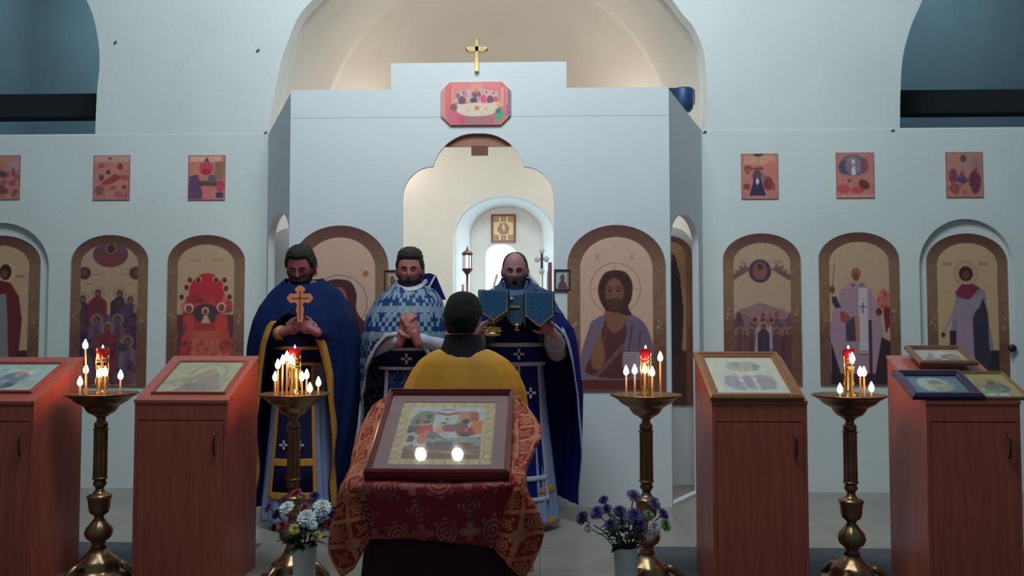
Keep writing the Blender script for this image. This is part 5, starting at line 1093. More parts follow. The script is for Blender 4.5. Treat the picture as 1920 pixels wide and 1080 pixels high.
class Person:
    def __init__(s, label, cx, Y, skin, face=-1, K=1.06, headc=None, pitch=0, yaw=0, group=None):
        s.cx, s.Y = cx, Y; s.r = thing('person', (cx, Y, 0), label, 'person'); s.bm = bmesh.new(); s.skin = skin
        rz = 0 if face < 0 else math.pi; s.f = face
        s.HM = Matrix.Translation(headc) @ Matrix.Rotation(rz+yaw, 4, 'Z') @ Matrix.Rotation(pitch, 4, 'X') @ Matrix.Scale(K, 4); s.K = K; s.hc = Vector(headc)
        join_into(s.bm, sphere_dirs(lambda d: s.HM @ head_pt(d)))
        for sx in (-1, 1): ellip(s.bm, s.HM @ Vector((sx*.078, .008, -.008)), (.009*K, .020*K, .031*K), (s.HM.to_3x3().normalized() @ Matrix.Rotation(sx*.35, 3, 'Z')))
        z = s.hc.z; capsule(s.bm, (cx, Y+.02, z-.26), s.HM @ Vector((0, .018, -.06)), .062, .055, 20)
        s.zs = z-.24
        k = s.zs/1.42
        ellip(s.bm, (cx, Y+.03, s.zs-.16*k), (.18*k, .115*k, .24*k)); ellip(s.bm, (cx, Y+.03, s.zs-.42*k), (.155*k, .11*k, .2*k))
        for sx in (-1, 1):
            capsule(s.bm, (cx+sx*.09*k, Y+.03, s.zs-.52*k), (cx+sx*.10*k, Y+.01, .50*k), .085*k, .055*k); capsule(s.bm, (cx+sx*.10*k, Y+.01, .50*k), (cx+sx*.10*k, Y+.04, .09*k), .055*k, .036*k); capsule(s.bm, (cx+sx*.10*k, Y+.05, .055), (cx+sx*.115*k, Y+.13*s.f+.02, .045), .035, .03)
    def arm(s, sx, elbow, wrist):
        k = s.zs/1.42; sh = Vector((s.cx+sx*.17*k, s.Y+.03, s.zs-.03*k)); capsule(s.bm, (s.cx+sx*.05, s.Y+.03, s.zs-.01), sh, .06*k, .058*k); capsule(s.bm, sh, elbow, .052*k, .042*k); capsule(s.bm, elbow, wrist, .042*k, .028*k)
    def finish(s, shoes=True):
        o = bm2('body', s.bm, s.skin, s.r, True); mod(o, 'REMESH', mode='VOXEL', voxel_size=.0042, use_smooth_shade=True); sm = o.modifiers.new('smooth', 'SMOOTH'); sm.factor = .5; sm.iterations = 2
        if shoes:
            k = s.zs/1.42
            for sx in (-1, 1):
                bm = bmesh.new(); a = Vector((s.cx+sx*.10*k, s.Y+.06, 0))
                for dy, rx, h in (): pass
                prof = [(-.04, .034, .075), (.0, .040, .085), (.05, .042, .07), (.11, .048, .05), (.17, .046, .042), (.21, .03, .03)]
                rings = []
                for t, w_, h in prof:
                    yy = a.y+s.f*t*1.05; rings.append([bm.verts.new((a.x+w_*math.cos(q)*1.0, yy, max(.0, h*.5+h*.5*math.sin(q)*1.0))) for q in [2*math.pi*i/12 for i in range(12)]])
                for p_, q_ in zip(rings, rings[1:]):
                    for i in range(12): bm.faces.new([p_[i], p_[(i+1) % 12], q_[(i+1) % 12], q_[i]])
                bm.faces.new(rings[0][::-1]); bm.faces.new(rings[-1]); bm2('shoe', bm, mat('black_shoe', (16, 16, 20), .4), s.r, True)
    def shell(s, name, m, tf, push=None, n=72, mm=56):
        def f(d):
            p = head_pt(d); t = tf(d); q = p+d*t
            if push: q = q+push(d)
            return s.HM @ q
        return bm2(name, sphere_dirs(f, n, mm), m, s.r, True)
    def eyes(s, closed=.0, col=(40, 30, 30)):
        for sx in (-1, 1):
            c = Vector((sx*.0265, -.0755, .008)); bm = bmesh.new(); ellip(bm, s.HM @ c, (.0125*s.K,)*3); e = bm2('eye', bm, mat('eye_white', (92, 76, 80), .4), s.r, True)
            bm = bmesh.new(); ellip(bm, s.HM @ (c+Vector((0, -.0085, -.001))), (.0075*s.K, .005*s.K, .0075*s.K)); bm2('iris', bm, mat('iris', col, .3), e, True)
            bm = bmesh.new(); R = s.HM.to_3x3().normalized()       # lid
            ellip(bm, s.HM @ (c+Vector((0, -.0015, .005-.008*closed))), (.015*s.K, .0135*s.K, .0105*s.K), R); bm2('eyelid', bm, s.skin, s.r, True)
            bm = bmesh.new(); tube(bm, [s.HM @ (head_pt(Vector((sx*a, -math.sqrt(1-a*a-zz*zz), zz)))+Vector((0, -.002, 0))) for a, zz in ((.16, .20), (.30, .245), (.46, .235), (.58, .17))], [.003, .0048, .0042, .002], 8); bm2('eyebrow', bm, s.browm, s.r, True)
def hairline(d, front=.50, side=-.05, back=-.62):
    h = math.hypot(d.x, d.y)+1e-6; f = -d.y/h
    if f > 0: return side+(front-side)*sst(f, .30, .72)
    return side+(back-side)*sst(-f, .0, .5)
def hn(d, k, s=0): return math.sin(d.x*k+s)*math.sin(d.y*k*1.3+s*2)*math.sin(d.z*k*.9+s*3)
def hair_t(thick, front, side, back, rough=.003, top=0.0):
    def f(d):
        m = sst(d.z-hairline(d, front, side, back), -.05, .12)
        return -.012+(thick+.012+top*sst(d.z, .5, .95)+rough*hn(d, 19)+rough*.7*hn(d, 37, 1))*m
    return f
def beard_t(thick, upper=-.30, length=.0):
    def f(d):
        h = math.hypot(d.x, d.y)+1e-6; fr = -d.y/h
        lim = upper+(.28)*sst(abs(d.x), .45, .85)
        m = sst(lim-d.z, -.04, .08)*sst(fr, -.05, .25)
        # mouth opening
        m *= 1-.9*g2(d.x/.15, (d.z+.51)/.032)
        return -.012+(thick*(1-.55*sst(abs(d.x), .45, .85))+.012+.003*hn(d, 23)+.0025*hn(d, 41, 2))*m
    return f
def beard_push(length, fwd=.012):
    def f(d):
        k = sst(-d.z, .45, .95)*sst(-d.y/(math.hypot(d.x, d.y)+1e-6), -.3, .4); return Vector((0, -fwd*k, -length*k*(.8+.2*hn(d, 17))))
    return f
def robe(name, P, prof, m, z_top, hem, th0=-math.pi, th1=math.pi, nth=160, nz=70, k=9, amp=.035, ph=0.0, off=0.0, cx=None, cy=None, solid=.006, parent=None, gapfn=None, ztopfn=None, sq=2.0):
    """cloth wrapped round a body. prof: rows (z, left, right, front, back). theta 0 faces the camera"""
    pr = sorted(prof); Z = [p_[0] for p_ in pr]; cx = P.cx if cx is None else cx; cy = P.Y+.03 if cy is None else cy
    V = np.zeros((nz, nth, 3)); UVv = np.zeros((nz, nth, 2)); closed = abs(th1-th0-2*math.pi) < 1e-6 and gapfn is None
    for j in range(nz):
        t = j/(nz-1)
        for i in range(nth):
            u = i/(nth if closed else nth-1)
            th = th0+(th1-th0)*u
            hz = hem(th) if callable(hem) else hem; zt = ztopfn(th) if ztopfn else z_top
            z = zt+(hz-zt)*t
            if gapfn:
                g = gapfn(z); th = g+(2*math.pi-2*g)*u
            L_, R_, Fr, Bk = [float(np.interp(z, Z, [p_[q] for p_ in pr])) for q in (1, 2, 3, 4)]
            s_, c_ = math.sin(th), math.cos(th); qn = (abs(s_)**sq+abs(c_)**sq)**(-1/sq)
            fa = amp*(1.0-min(1, max(0, (z-.2)/(zt-.2)))**1.0)+amp*.15
            fo = 1+fa*(math.sin(k*th+ph+1.5*z)+.5*math.sin(k*2.3*th+ph*2-z))
            x = cx+((R_ if s_ > 0 else L_)+off)*s_*qn*fo; y = cy-((Fr if c_ > 0 else Bk)+off)*c_*qn*fo
            V[j, i] = (x, y, z); UVv[j, i] = (u*2.0*(th1-th0)/6.28, z)
    o = link(name, grid_mesh(name, V, UVv, closed), m, parent or P.r, True)
    if solid: mod(o, 'SOLIDIFY', thickness=solid, offset=-1)
    return o
for _m in (): pass
def chequer(name, c1, c2, c3, k=17.0):
    m, nt, b = new_mat(name); N = nt.nodes.new; L_ = nt.links.new
    tc = N('ShaderNodeTexCoord'); sp = N('ShaderNodeSeparateXYZ'); L_(tc.outputs['UV'], sp.inputs[0])
    def M_(op, a, b_=None):
        n = N('ShaderNodeMath'); n.operation = op
        for i, q in enumerate((a, b_)):
            if q is None: continue
            if isinstance(q, (int, float)): n.inputs[i].default_value = q
            else: L_(q, n.inputs[i])
        return n.outputs[0]
    U = M_('MULTIPLY', sp.outputs[0], k); Vv = M_('MULTIPLY', sp.outputs[1], k)
    # fine squares
    fu = M_('FLOOR', M_('MULTIPLY', U, 2)); fv = M_('FLOOR', M_('MULTIPLY', Vv, 2)); ck = M_('MODULO', M_('ABSOLUTE', M_('ADD', fu, fv)), 2)
    wn = N('ShaderNodeTexWhiteNoise'); wn.noise_dimensions = '2D'; cb = N('ShaderNodeCombineXYZ'); L_(fu, cb.inputs[0]); L_(fv, cb.inputs[1]); L_(cb.outputs[0], wn.inputs[0])
    ck = M_('MULTIPLY', ck, M_('GREATER_THAN', wn.outputs[0], .30))
    # crosses, one in every second cell of 4 squares
    cu = M_('MULTIPLY', U, .42); cv = M_('MULTIPLY', Vv, .42)
    a = M_('ABSOLUTE', M_('SUBTRACT', M_('FRACT', cu), .5)); c = M_('ABSOLUTE', M_('SUBTRACT', M_('FRACT', cv), .5))
    cr = M_('MULTIPLY', M_('LESS_THAN', M_('MINIMUM', a, c), .085), M_('LESS_THAN', M_('MAXIMUM', a, c), .30))
    # horizontal galloon bands
    bd = M_('LESS_THAN', M_('ABSOLUTE', M_('SUBTRACT', M_('FRACT', M_('MULTIPLY', sp.outputs[1], 6.2)), .5)), .13)
    w = M_('MAXIMUM', ck, cr)
    m1 = N('ShaderNodeMixRGB'); m1.inputs[1].default_value = (*alb(c1), 1); m1.inputs[2].default_value = (*alb(c2), 1); L_(w, m1.inputs[0])
    m2 = N('ShaderNodeMixRGB'); m2.inputs[2].default_value = (*alb(c3), 1); L_(m1.outputs[0], m2.inputs[1]); L_(M_('MULTIPLY', bd, .8), m2.inputs[0])
    L_(m2.outputs[0], b.inputs['Base Color']); b.inputs['Roughness'].default_value = .6; b.inputs['Specular IOR Level'].default_value = .2; return m
M_navy = mat('navy_velvet', (8, 24, 66), .8, var=.15); M_royal = mat('royal_blue_brocade', (10, 20, 84), .6, var=.15)
M_inky = mat('ink_blue_cloth', (20, 22, 58), .8, var=.1); M_pale = mat('pale_blue_cassock', (100, 122, 160), .7, var=.08); M_silver = mat('silver_galloon', (142, 152, 172), .5, var=.1, scale=60)
M_goldt = mat('yellow_galloon', (146, 112, 46), .5, var=.12, scale=60); M_teal = mat('teal_brocade', (34, 70, 104), .5, var=.2, scale=60); M_tealtrim = mat('dull_gold_fringe', (112, 116, 92), .6, var=.15, scale=60)
M_check = chequer('blue_white_chequer', (14, 46, 88), (98, 122, 144), (94, 116, 130)); 
for _m in (M_navy, M_royal, M_inky, M_teal): _m.node_tree.nodes['Principled BSDF'].inputs['Specular IOR Level'].default_value = .15
M_skinA = skin_mat('ruddy_skin', (124, 74, 84)); M_skinB = skin_mat('fair_skin', (134, 86, 88)); M_skinC = skin_mat('light_skin', (130, 94, 100))
M_hairA = mat('dark_brown_hair', (20, 16, 20), .7, var=.3, scale=60, bump=.6, bscale=150); M_hairB = mat('brown_hair', (34, 24, 24), .7, var=.3, scale=60, bump=.6, bscale=150); M_hairC = mat('short_dark_hair', (34, 28, 40), .8, var=.2, scale=80); M_beardA = mat('brown_beard', (38, 24, 28), .8, var=.3, scale=60, bump=.6, bscale=150); M_beardB = mat('grizzled_beard', (42, 30, 34), .8, var=.3, scale=60, bump=.6, bscale=150); M_beardC = mat('black_beard', (18, 20, 30), .8, var=.3, scale=60, bump=.6, bscale=150)
M_black = mat('black_cloth', (6, 7, 16), .85); M_yel_r = mat('golden_yellow_satin', (156, 116, 26), .6, var=.10, scale=5)
def cross_patch(P, parent, cx, cz, y, s, m):
    bm = bmesh.new()
    for a, c in ((.28, 1), (1, .28)): box(bm, cx-s*a, cx+s*a, y-.002, y+.006, cz-s*c, cz+s*c)
    for dx, dz in ((1, 0), (-1, 0), (0, 1), (0, -1)): ellip(bm, (cx+dx*s, y, cz+dz*s), (s*.36, .004, s*.36), n=10, m=6)
    return bm2('embroidered_cross', bm, m, parent)
YP_ = 5.46
def fullcassock(P, m, wd=1.0, bot=.045): return robe('cassock', P, [(1.62, .07, .07, .07, .07), (1.52, .10, .10, .085, .10), (1.44, .18, .18, .11, .12), (1.30, .20, .20, .14, .13), (1.05, .165, .165, .14, .13), (.6, .21*wd, .21*wd, .17, .18), (.04, .27*wd, .27*wd, .22, .24)], m, 1.56, bot, k=11, amp=.04)

# ---- left priest: navy cape, wooden cross held before him, head bowed
c1 = at(567, 500, YP_)
P1 = Person('bearded person in a navy cape edged yellow, head bowed, holding a wooden cross', c1.x, YP_, M_skinA, -1, 1.10, (c1.x, YP_-.02, c1.z), .42, 0.0)
P1.browm = M_hairA
hY = 5.17
wL, wR = at(534, 622, hY+.03), at(592, 620, hY+.03)
P1.arm(-1, (c1.x-.24, YP_-.06, 1.14), wL); P1.arm(1, (c1.x+.24, YP_-.06, 1.14), wR)
hand(P1.bm, wL+Vector((.01, -.01, .005)), (1, -.10, .42), (-.1, -1, .1), 1, .75, 1.0, (.85, .4, -.3)); hand(P1.bm, wR+Vector((-.005, -.035, 0)), (-1, -.05, .5), (.1, -1, .1), -1, .8, 1.0, (.85, .4, -.3))
P1.eyes(1.0); P1.finish()
P1.shell('hair', M_hairA, hair_t(.012, .60, -.05, -.6, .005, .006)); P1.shell('beard', M_beardA, beard_t(.020, -.32), beard_push(.06, .045))
ca = fullcassock(P1, M_pale, .92)
p1prof = [(1.60, .085, .085, .085, .09), (1.545, .14, .16, .11, .13), (1.495, .20, .235, .14, .16), (1.39, .27, .295, .22, .19), (1.30, .305, .34, .275, .21), (1.2, .325, .36, .29, .22), (1.137, .335, .37, .28, .22), (.966, .34, .385, .26, .23), (.625, .315, .34, .25, .25), (.284, .28, .27, .24, .26), (.1, .27, .25, .24, .27)]
gp = lambda z: float(np.interp(z, [.1, .4, .8, 1.15, 1.27, 1.33, 1.36, 1.6], [1.10, .90, .62, .46, .36, .18, .012, .012]))
P1.z = 0
cape = robe('cape', P1, p1prof, M_navy, 1.60, .12, 0, 2*math.pi, 220, 90, 10, .05, .5, gapfn=gp, ztopfn=lambda th: 1.575-.045*max(0, math.cos(th))**2)
def edge_trim(P, parent, prof, gapfn, z0, z1, w, m, cy, sgn, k, amp, ph, ztop):
    V = []; n = 60
    for j in range(n):
        z = z0+(z1-z0)*j/(n-1); g = gapfn(z); row = []
        for q in range(3):
            th = (g+q*w/2/.34) if sgn > 0 else (2*math.pi-g-q*w/2/.34)
            pr = sorted(prof); Z = [p_[0] for p_ in pr]; L_, R_, Fr, Bk = [float(np.interp(z, Z, [p_[i] for p_ in pr])) for i in (1, 2, 3, 4)]
            s_, c_ = math.sin(th), math.cos(th); fa = amp*(1-min(1, max(0, (z-.2)/(ztop-.2))))+amp*.15; fo = 1+fa*(math.sin(k*th+ph+1.5*z)+.5*math.sin(k*2.3*th+ph*2-z))
            row.append((P.cx+((R_ if s_ > 0 else L_)+.015)*s_*fo, cy-((Fr if c_ > 0 else Bk)+.015)*c_*fo, z))
        V.append(row)
    o = link('trim', grid_mesh('trim', np.array(V)), m, parent, True); mod(o, 'SOLIDIFY', thickness=.004)
for sg in (1, -1): edge_trim(P1, cape, p1prof, gp, .13, 1.30, .045, M_goldt, P1.Y+.03, sg, 10, .05, .5, 1.60)
band = lambda P, name, z0, z1, off, m, th=1.5, parent=None, prof=None: robe(name, P, prof or [(1.30, .20, .20, .14, .13), (1.05, .165, .165, .14, .13), (.6, .20, .20, .17, .18), (.04, .26, .26, .22, .24)], m, z1, z0, -th, th, 80, 8, 9, .0, 0, off, parent=parent, solid=.004)
st = band(P1, 'stole', .24, 1.34, .016, M_inky, .62)
for z0, z1 in ((.20, .24), (.40, .445)): band(P1, 'stole_band', z0, z1, .020, M_goldt, .62, st)
for t0 in (-.62, .52):
    robe('stole_edge', P1, [(1.30, .20, .20, .14, .13), (1.05, .165, .165, .14, .13), (.6, .20, .20, .17, .18), (.04, .26, .26, .22, .24)], M_goldt, 1.10, .20, t0, t0+.10, 8, 40, 9, 0, 0, .021, parent=st, solid=.004)
for z in (.56, .56): pass
cross_patch(P1, st, P1.cx-.055, .53, P1.Y+.03-.205, .022, M_silver); cross_patch(P1, st, P1.cx+.045, .53, P1.Y+.03-.205, .022, M_silver)
be = band(P1, 'belt', 1.02, 1.14, .024, M_inky, 1.9); band(P1, 'belt_trim', 1.12, 1.14, .028, M_goldt, 1.9, be); band(P1, 'belt_trim', 1.02, 1.04, .028, M_goldt, 1.9, be)
# sleeves
def sleeve(P, e, w, r0, r1, m, name='sleeve'):
    bm = bmesh.new(); e, w = Vector(e), Vector(w); tube(bm, [e+(w-e)*t for t in (0, .25, .5, .75, .97)], [r0, r0*.98, (r0+r1)/2*1.05, r1*1.08, r1], 20); return bm2(name, bm, m, P.r, True)
sleeve(P1, (c1.x-.24, YP_-.06, 1.14), wL, .06, .040, M_inky); sleeve(P1, (c1.x+.24, YP_-.06, 1.14), wR, .06, .040, M_inky)
sleeve(P1, wL+Vector((-.045, .03, -.012)), wL+Vector((-.012, .0, .0)), .044, .041, M_goldt, 'cuff')
# the cross he holds
YX = 5.095
def xz(x, y): p = at(x, y, YX); return (p.x, p.z)
def cross_outline():
    cx_, cy_ = 562, 559
    pts = [(558, 604), (557, 590), (555, 581), (557, 572), (555, 569)]
    def lobe(cx, cy, r, a0, a1, n=10): return [(cx+r*math.cos(a0+(a1-a0)*i/n), cy+r*math.sin(a0+(a1-a0)*i/n)) for i in range(n+1)]
    left = lobe(546, 563, 5, math.pi*.5, math.pi*1.0, 5)+lobe(543, 559, 5, math.pi*.7, math.pi*1.3, 6)+lobe(546, 555, 5, math.pi, math.pi*1.5, 5)
    top = lobe(558, 543, 5, math.pi*.6, math.pi*1.2, 5)+lobe(562, 540, 5, math.pi*1.2, math.pi*1.8, 6)+lobe(566, 543, 5, math.pi*1.8, math.pi*2.4, 5)
    right = lobe(578, 555, 5, -math.pi*.5, 0, 5)+lobe(581, 559, 5, -math.pi*.3, math.pi*.3, 6)+lobe(578, 563, 5, 0, math.pi*.5, 5)
    return pts+[(554, 567)]+left+[(554, 551), (557, 549)]+top+[(567, 549), (570, 551)]+right+[(570, 567), (568, 569), (567, 572), (569, 581), (568, 590), (567, 604)]
hc = thing('hand_cross', (at(562, 604, YX).x, YX, at(562, 604, YX).z), 'tan wooden cross with trefoil ends held in front of the navy caped priest', 'cross')
M_tan = mat('carved_wood', (176, 122, 92), .45, var=.08, scale=30)
bm = plate([[xz(*p_) for p_ in cross_outline()]], YX, YX+.014); bm2('cross', bm, M_tan, hc)
M_tan2 = mat('dark_carving', (120, 74, 56), .5)
for (x0, y0, x1, y1) in ((561, 545, 563.5, 598), (546, 558, 579, 560)):
    a, c = xz(x0, y0), xz(x1, y1); bm = bmesh.new(); box(bm, a[0], c[0], YX-.002, YX+.001, c[1], a[1]); bm2('carved_inlay', bm, M_tan2, hc)

# ---- middle priest: chequered blue-white phelonion, hands clasped
c2 = at(770, 508, YP_)
P2 = Person('bearded person in a blue and white chequered cape, hands clasped at the chest', c2.x, YP_, M_skinB, -1, 1.07, (c2.x, YP_-.02, c2.z), .10, 0.06)
P2.browm = M_hairB
wL, wR = at(752, 634, hY+.04), at(781, 634, hY+.04)
P2.arm(-1, (c2.x-.25, YP_-.06, 1.12), wL); P2.arm(1, (c2.x+.25, YP_-.06, 1.12), wR)
hand(P2.bm, wL, (.32, -.18, 1), (-.55, -.85, .2), -1, .55, 1.08, (.5, .5, -.5)); hand(P2.bm, wR+Vector((0, -.022, 0)), (-.36, -.10, 1), (.45, -.9, .2), 1, .6, 1.08, (.5, .5, -.5))
P2.eyes(.45); P2.finish()
P2.shell('hair', M_hairB, hair_t(.009, .58, .05, -.6, .006, .020)); P2.shell('beard', M_beardB, beard_t(.012, -.34), beard_push(.022, .008))
fullcassock(P2, M_inky, .95)
p2cx = at(762, 600, YP_).x
p2prof = [(1.58, .075, .075, .08, .09), (1.53, .09, .12, .10, .13), (1.495, .13, .18, .14, .16), (1.43, .20, .225, .19, .18), (1.34, .25, .25, .25, .20), (1.2, .28, .27, .29, .21), (1.0, .29, .28, .27, .22), (.6, .27, .27, .25, .24), (.2, .26, .26, .25, .25)]
hem2 = lambda th: float(np.interp(abs(th), [0, .30, .55, .85, 1.15, 1.5, 3.2], [1.215, 1.20, 1.12, .98, .80, .35, .20]))
ph = robe('phelonion', P2, p2prof, M_check, 1.575, hem2, ztopfn=lambda th: 1.57-.06*max(0, math.cos(th))**2, nth=240, nz=90, k=9, amp=.03, cx=p2cx)
robe('trim', P2, p2prof, M_silver, 1.0, hem2, nth=240, nz=4, k=9, amp=.03, cx=p2cx, off=.004, parent=ph, solid=.003) if False else None
def hem_trim(P, parent, prof, hem, w, m, cx, k, amp, phs, ztop, cy, thr=1.55):
    n = 160; V = []
    pr = sorted(prof); Z = [p_[0] for p_ in pr]
    for q in range(3):
        row = []
        for i in range(n):
            th = -thr+2*thr*i/(n-1); sl_ = (hem(th+.02)-hem(th-.02))/.04/.3; z = hem(th)+w*q/2*math.sqrt(1+min(16, sl_*sl_))
            L_, R_, Fr, Bk = [float(np.interp(z, Z, [p_[i_] for p_ in pr])) for i_ in (1, 2, 3, 4)]; s_, c_ = math.sin(th), math.cos(th)
            fa = amp*(1-min(1, max(0, (z-.2)/(ztop-.2))))+amp*.15; fo = 1+fa*(math.sin(k*th+phs+1.5*z)+.5*math.sin(k*2.3*th+phs*2-z))
            row.append((cx+((R_ if s_ > 0 else L_)+.013)*s_*fo, cy-((Fr if c_ > 0 else Bk)+.013)*c_*fo, z))
        V.append(row)
    o = link('trim', grid_mesh('trim', np.array(V)), m, parent, True); mod(o, 'SOLIDIFY', thickness=.003)
hem_trim(P2, ph, p2prof, hem2, .022, M_silver, p2cx, 9, .03, 0, 1.575, P2.Y+.03)
# stiff raised collar standing behind the neck
def collar(P, pts_px, Y, m, trim, tw=.012):
    q = [at(x, y, Y) for x, y in pts_px]; o = bm2('collar', plate([[(v.x, v.z) for v in q]], Y, Y+.02), m, P.r)
    return o
co = collar(P2, [(741, 560), (743, 528), (760, 519), (798, 513), (806, 512), (817, 516), (836, 562)], YP_+.12, M_royal, M_silver)
bm = bmesh.new(); tube(bm, [at(817, 516, YP_+.11), at(806, 536, YP_+.09), at(794, 552, YP_+.04)], .008, 8); bm2('trim', bm, M_silver, co)
neck = robe('neckline', P2, [(1.60, .07, .07, .075, .08), (1.53, .085, .09, .10, .12), (1.49, .11, .13, .13, .14)], M_silver, 1.565, lambda th: 1.545-.06*max(0, math.cos(th))**2, ztopfn=lambda th: 1.572-.06*max(0, math.cos(th))**2, k=9, amp=0, off=.016, parent=ph, nz=6)
bp = [(1.30, .20, .20, .15, .13), (1.0, .18, .18, .16, .13), (.6, .20, .20, .17, .18), (.04, .25, .25, .22, .24)]
be = band(P2, 'belt', .995, 1.135, .022, M_inky, 1.9, prof=bp); band(P2, 'belt_trim', 1.115, 1.135, .026, M_silver, 1.9, be, bp); band(P2, 'belt_trim', .995, 1.015, .026, M_silver, 1.9, be, bp)
cross_patch(P2, be, P2.cx-.0, 1.065, P2.Y+.03-.185, .026, M_silver)
M_check2 = chequer('dark_chequer', (14, 28, 74), (44, 62, 104), (16, 32, 76))
st = robe('stole', P2, bp, M_check2, .99, .16, -.72, .72, 60, 60, 9, 0, 0, .014, solid=.004)
for t0 in (-.80, .68): robe('stole_edge', P2, bp, M_silver, .99, .16, t0, t0+.16, 8, 40, 9, 0, 0, .018, parent=st, solid=.004)
sleeve(P2, (c2.x-.25, YP_-.06, 1.12), wL, .055, .038, M_silver); sleeve(P2, (c2.x+.25, YP_-.06, 1.12), wR, .055, .038, M_silver)

# ---- right priest: royal blue phelonion with silver bands, lifting the covered vessels
c3 = at(966, 509, YP_)
P3 = Person('balding bearded person in royal blue vestments with silver bands, lifting cloth covered vessels', c3.x, YP_, M_skinC, -1, 1.05, (c3.x, YP_-.02, c3.z), .16, 0.0)
P3.browm = M_hairC
wL, wR = at(899, 622, 5.16), at(1032, 620, 5.16); eL, eR = Vector((c3.x-.27, YP_-.02, 1.10)), Vector((c3.x+.27, YP_-.02, 1.10))
P3.arm(-1, eL, wL); P3.arm(1, eR, wR)
hand(P3.bm, wL, (.75, -.15, .75), (-.6, -.2, .6), 1, .5, .95); hand(P3.bm, wR, (-.65, -.22, .85), (.45, -.75, .3), 1, .45, 1.0)
P3.eyes(.5); P3.finish()
P3.shell('hair', M_hairC, hair_t(.004, .975, .12, -.6, .0015)); P3.shell('beard', M_beardC, beard_t(.013, -.38), beard_push(.12, .06))
fullcassock(P3, M_pale, 1.0)
p3prof = [(1.59, .075, .075, .06, .09), (1.54, .10, .11, .085, .13), (1.495, .17, .20, .14, .16), (1.43, .20, .245, .19, .18), (1.39, .215, .265, .23, .18), (1.31, .26, .32, .27, .20), (1.25, .31, .365, .28, .20), (1.17, .34, .385, .27, .21), (.83, .38, .42, .24, .23), (.455, .37, .41, .24, .25), (.15, .34, .38, .24, .26)]
hem3 = lambda th: float(np.interp(abs(th), [0, .45, .75, .95, 1.12, 1.30, 1.45, 1.6, 3.2], [1.33, 1.32, 1.27, 1.20, 1.0, .60, .26, .13, .18]))
ph = robe('phelonion', P3, p3prof, M_royal, 1.595, hem3, ztopfn=lambda th: 1.58-.085*max(0, math.cos(th))**2, nth=280, nz=90, k=8, amp=.03, ph=1.0)
hem_trim(P3, ph, p3prof, hem3, .022, M_silver, P3.cx, 8, .03, 1.0, 1.595, P3.Y+.03, 1.62)
yo = robe('yoke', P3, p3prof, mat('deep_teal_brocade', (12, 46, 84), .6, var=.2, scale=30), 1.593, lambda th: 1.40-.06*abs(math.sin(th)), ztopfn=lambda th: 1.578-.085*max(0, math.cos(th))**2, nth=160, nz=30, k=8, amp=.03, ph=1.0, off=.007, parent=ph, solid=.003)
for pts in ([(922, 560), (927, 532), (932, 515)], [(1008, 535), (996, 520), (990, 512)]):
    bm = bmesh.new(); tube(bm, [at(x, y, YP_-.13+.06*i) for i, (x, y) in enumerate(pts)], .009, 8); bm2('trim', bm, M_silver, ph, True)
fr3 = [(1.36, .17, .17, .13, .12), (1.2, .165, .165, .15, .13), (1.05, .16, .16, .155, .13), (.6, .19, .19, .175, .18), (.04, .25, .25, .22, .24)]
st = robe('stole', P3, fr3, M_royal, 1.36, .20, -.75, .98, 80, 60, 9, 0, 0, .014, solid=.004)
for t0, w_ in ((-.05, .10), (.09, .10), (.90, .12), (-.82, .12)): robe('stole_edge', P3, fr3, M_silver, 1.05, .19, t0, t0+w_, 8, 40, 9, 0, 0, .018, parent=st, solid=.004)
for z0, z1 in ((.19, .215), (.315, .345)): robe('stole_band', P3, fr3, M_silver, z1, z0, -.75, .98, 60, 4, 9, 0, 0, .019, parent=st, solid=.004)
be = band(P3, 'belt', 1.025, 1.165, .024, M_royal, 1.9, prof=fr3); band(P3, 'belt_trim', 1.140, 1.165, .028, M_silver, 1.9, be, fr3); band(P3, 'belt_trim', 1.020, 1.045, .028, M_silver, 1.9, be, fr3)
cross_patch(P3, be, at(973, 660, 5.3).x, 1.095, P3.Y+.03-.186, .026, M_silver); cross_patch(P3, st, at(995, 737, 5.3).x, at(995, 737, 5.3).z, P3.Y+.03-.182, .026, M_silver)
for z in (.255, .06): robe('hem_band', P3, [(1.05, .165, .165, .14, .13), (.6, .21, .21, .17, .18), (.04, .27, .27, .22, .24)], M_goldt, z+.022, z-.022, nth=160, nz=4, k=11, amp=.04, off=.006, solid=.004)
M_grey = mat('grey_satin_sleeve', (132, 130, 142), .55, var=.15, scale=12)
def puff(P, e, w, parent=None):
    bm = bmesh.new(); e, w = Vector(e), Vector(w); n = 9; tube(bm, [e+(w-e)*t/8 for t in range(n)], [.062+.006*math.sin(t*2.4) if t < 6 else .058-.009*(t-5) for t in range(n)], 24); return bm2('sleeve', bm, M_grey, P.r, True)
puff(P3, eL, wL); puff(P3, eR, wR)
for w, e in ((wL, eL), (wR, eR)):
    d = (e-w).normalized(); bm = bmesh.new(); tube(bm, [w+d*.03, w+d*.06, w+d*.10], [.038, .042, .048], 20); cu = bm2('cuff', bm, M_royal, P3.r, True)
    bm = bmesh.new(); tube(bm, [w+d*.02, w+d*.032], [.038, .040], 20); bm2('cuff_trim', bm, M_silver, cu, True)
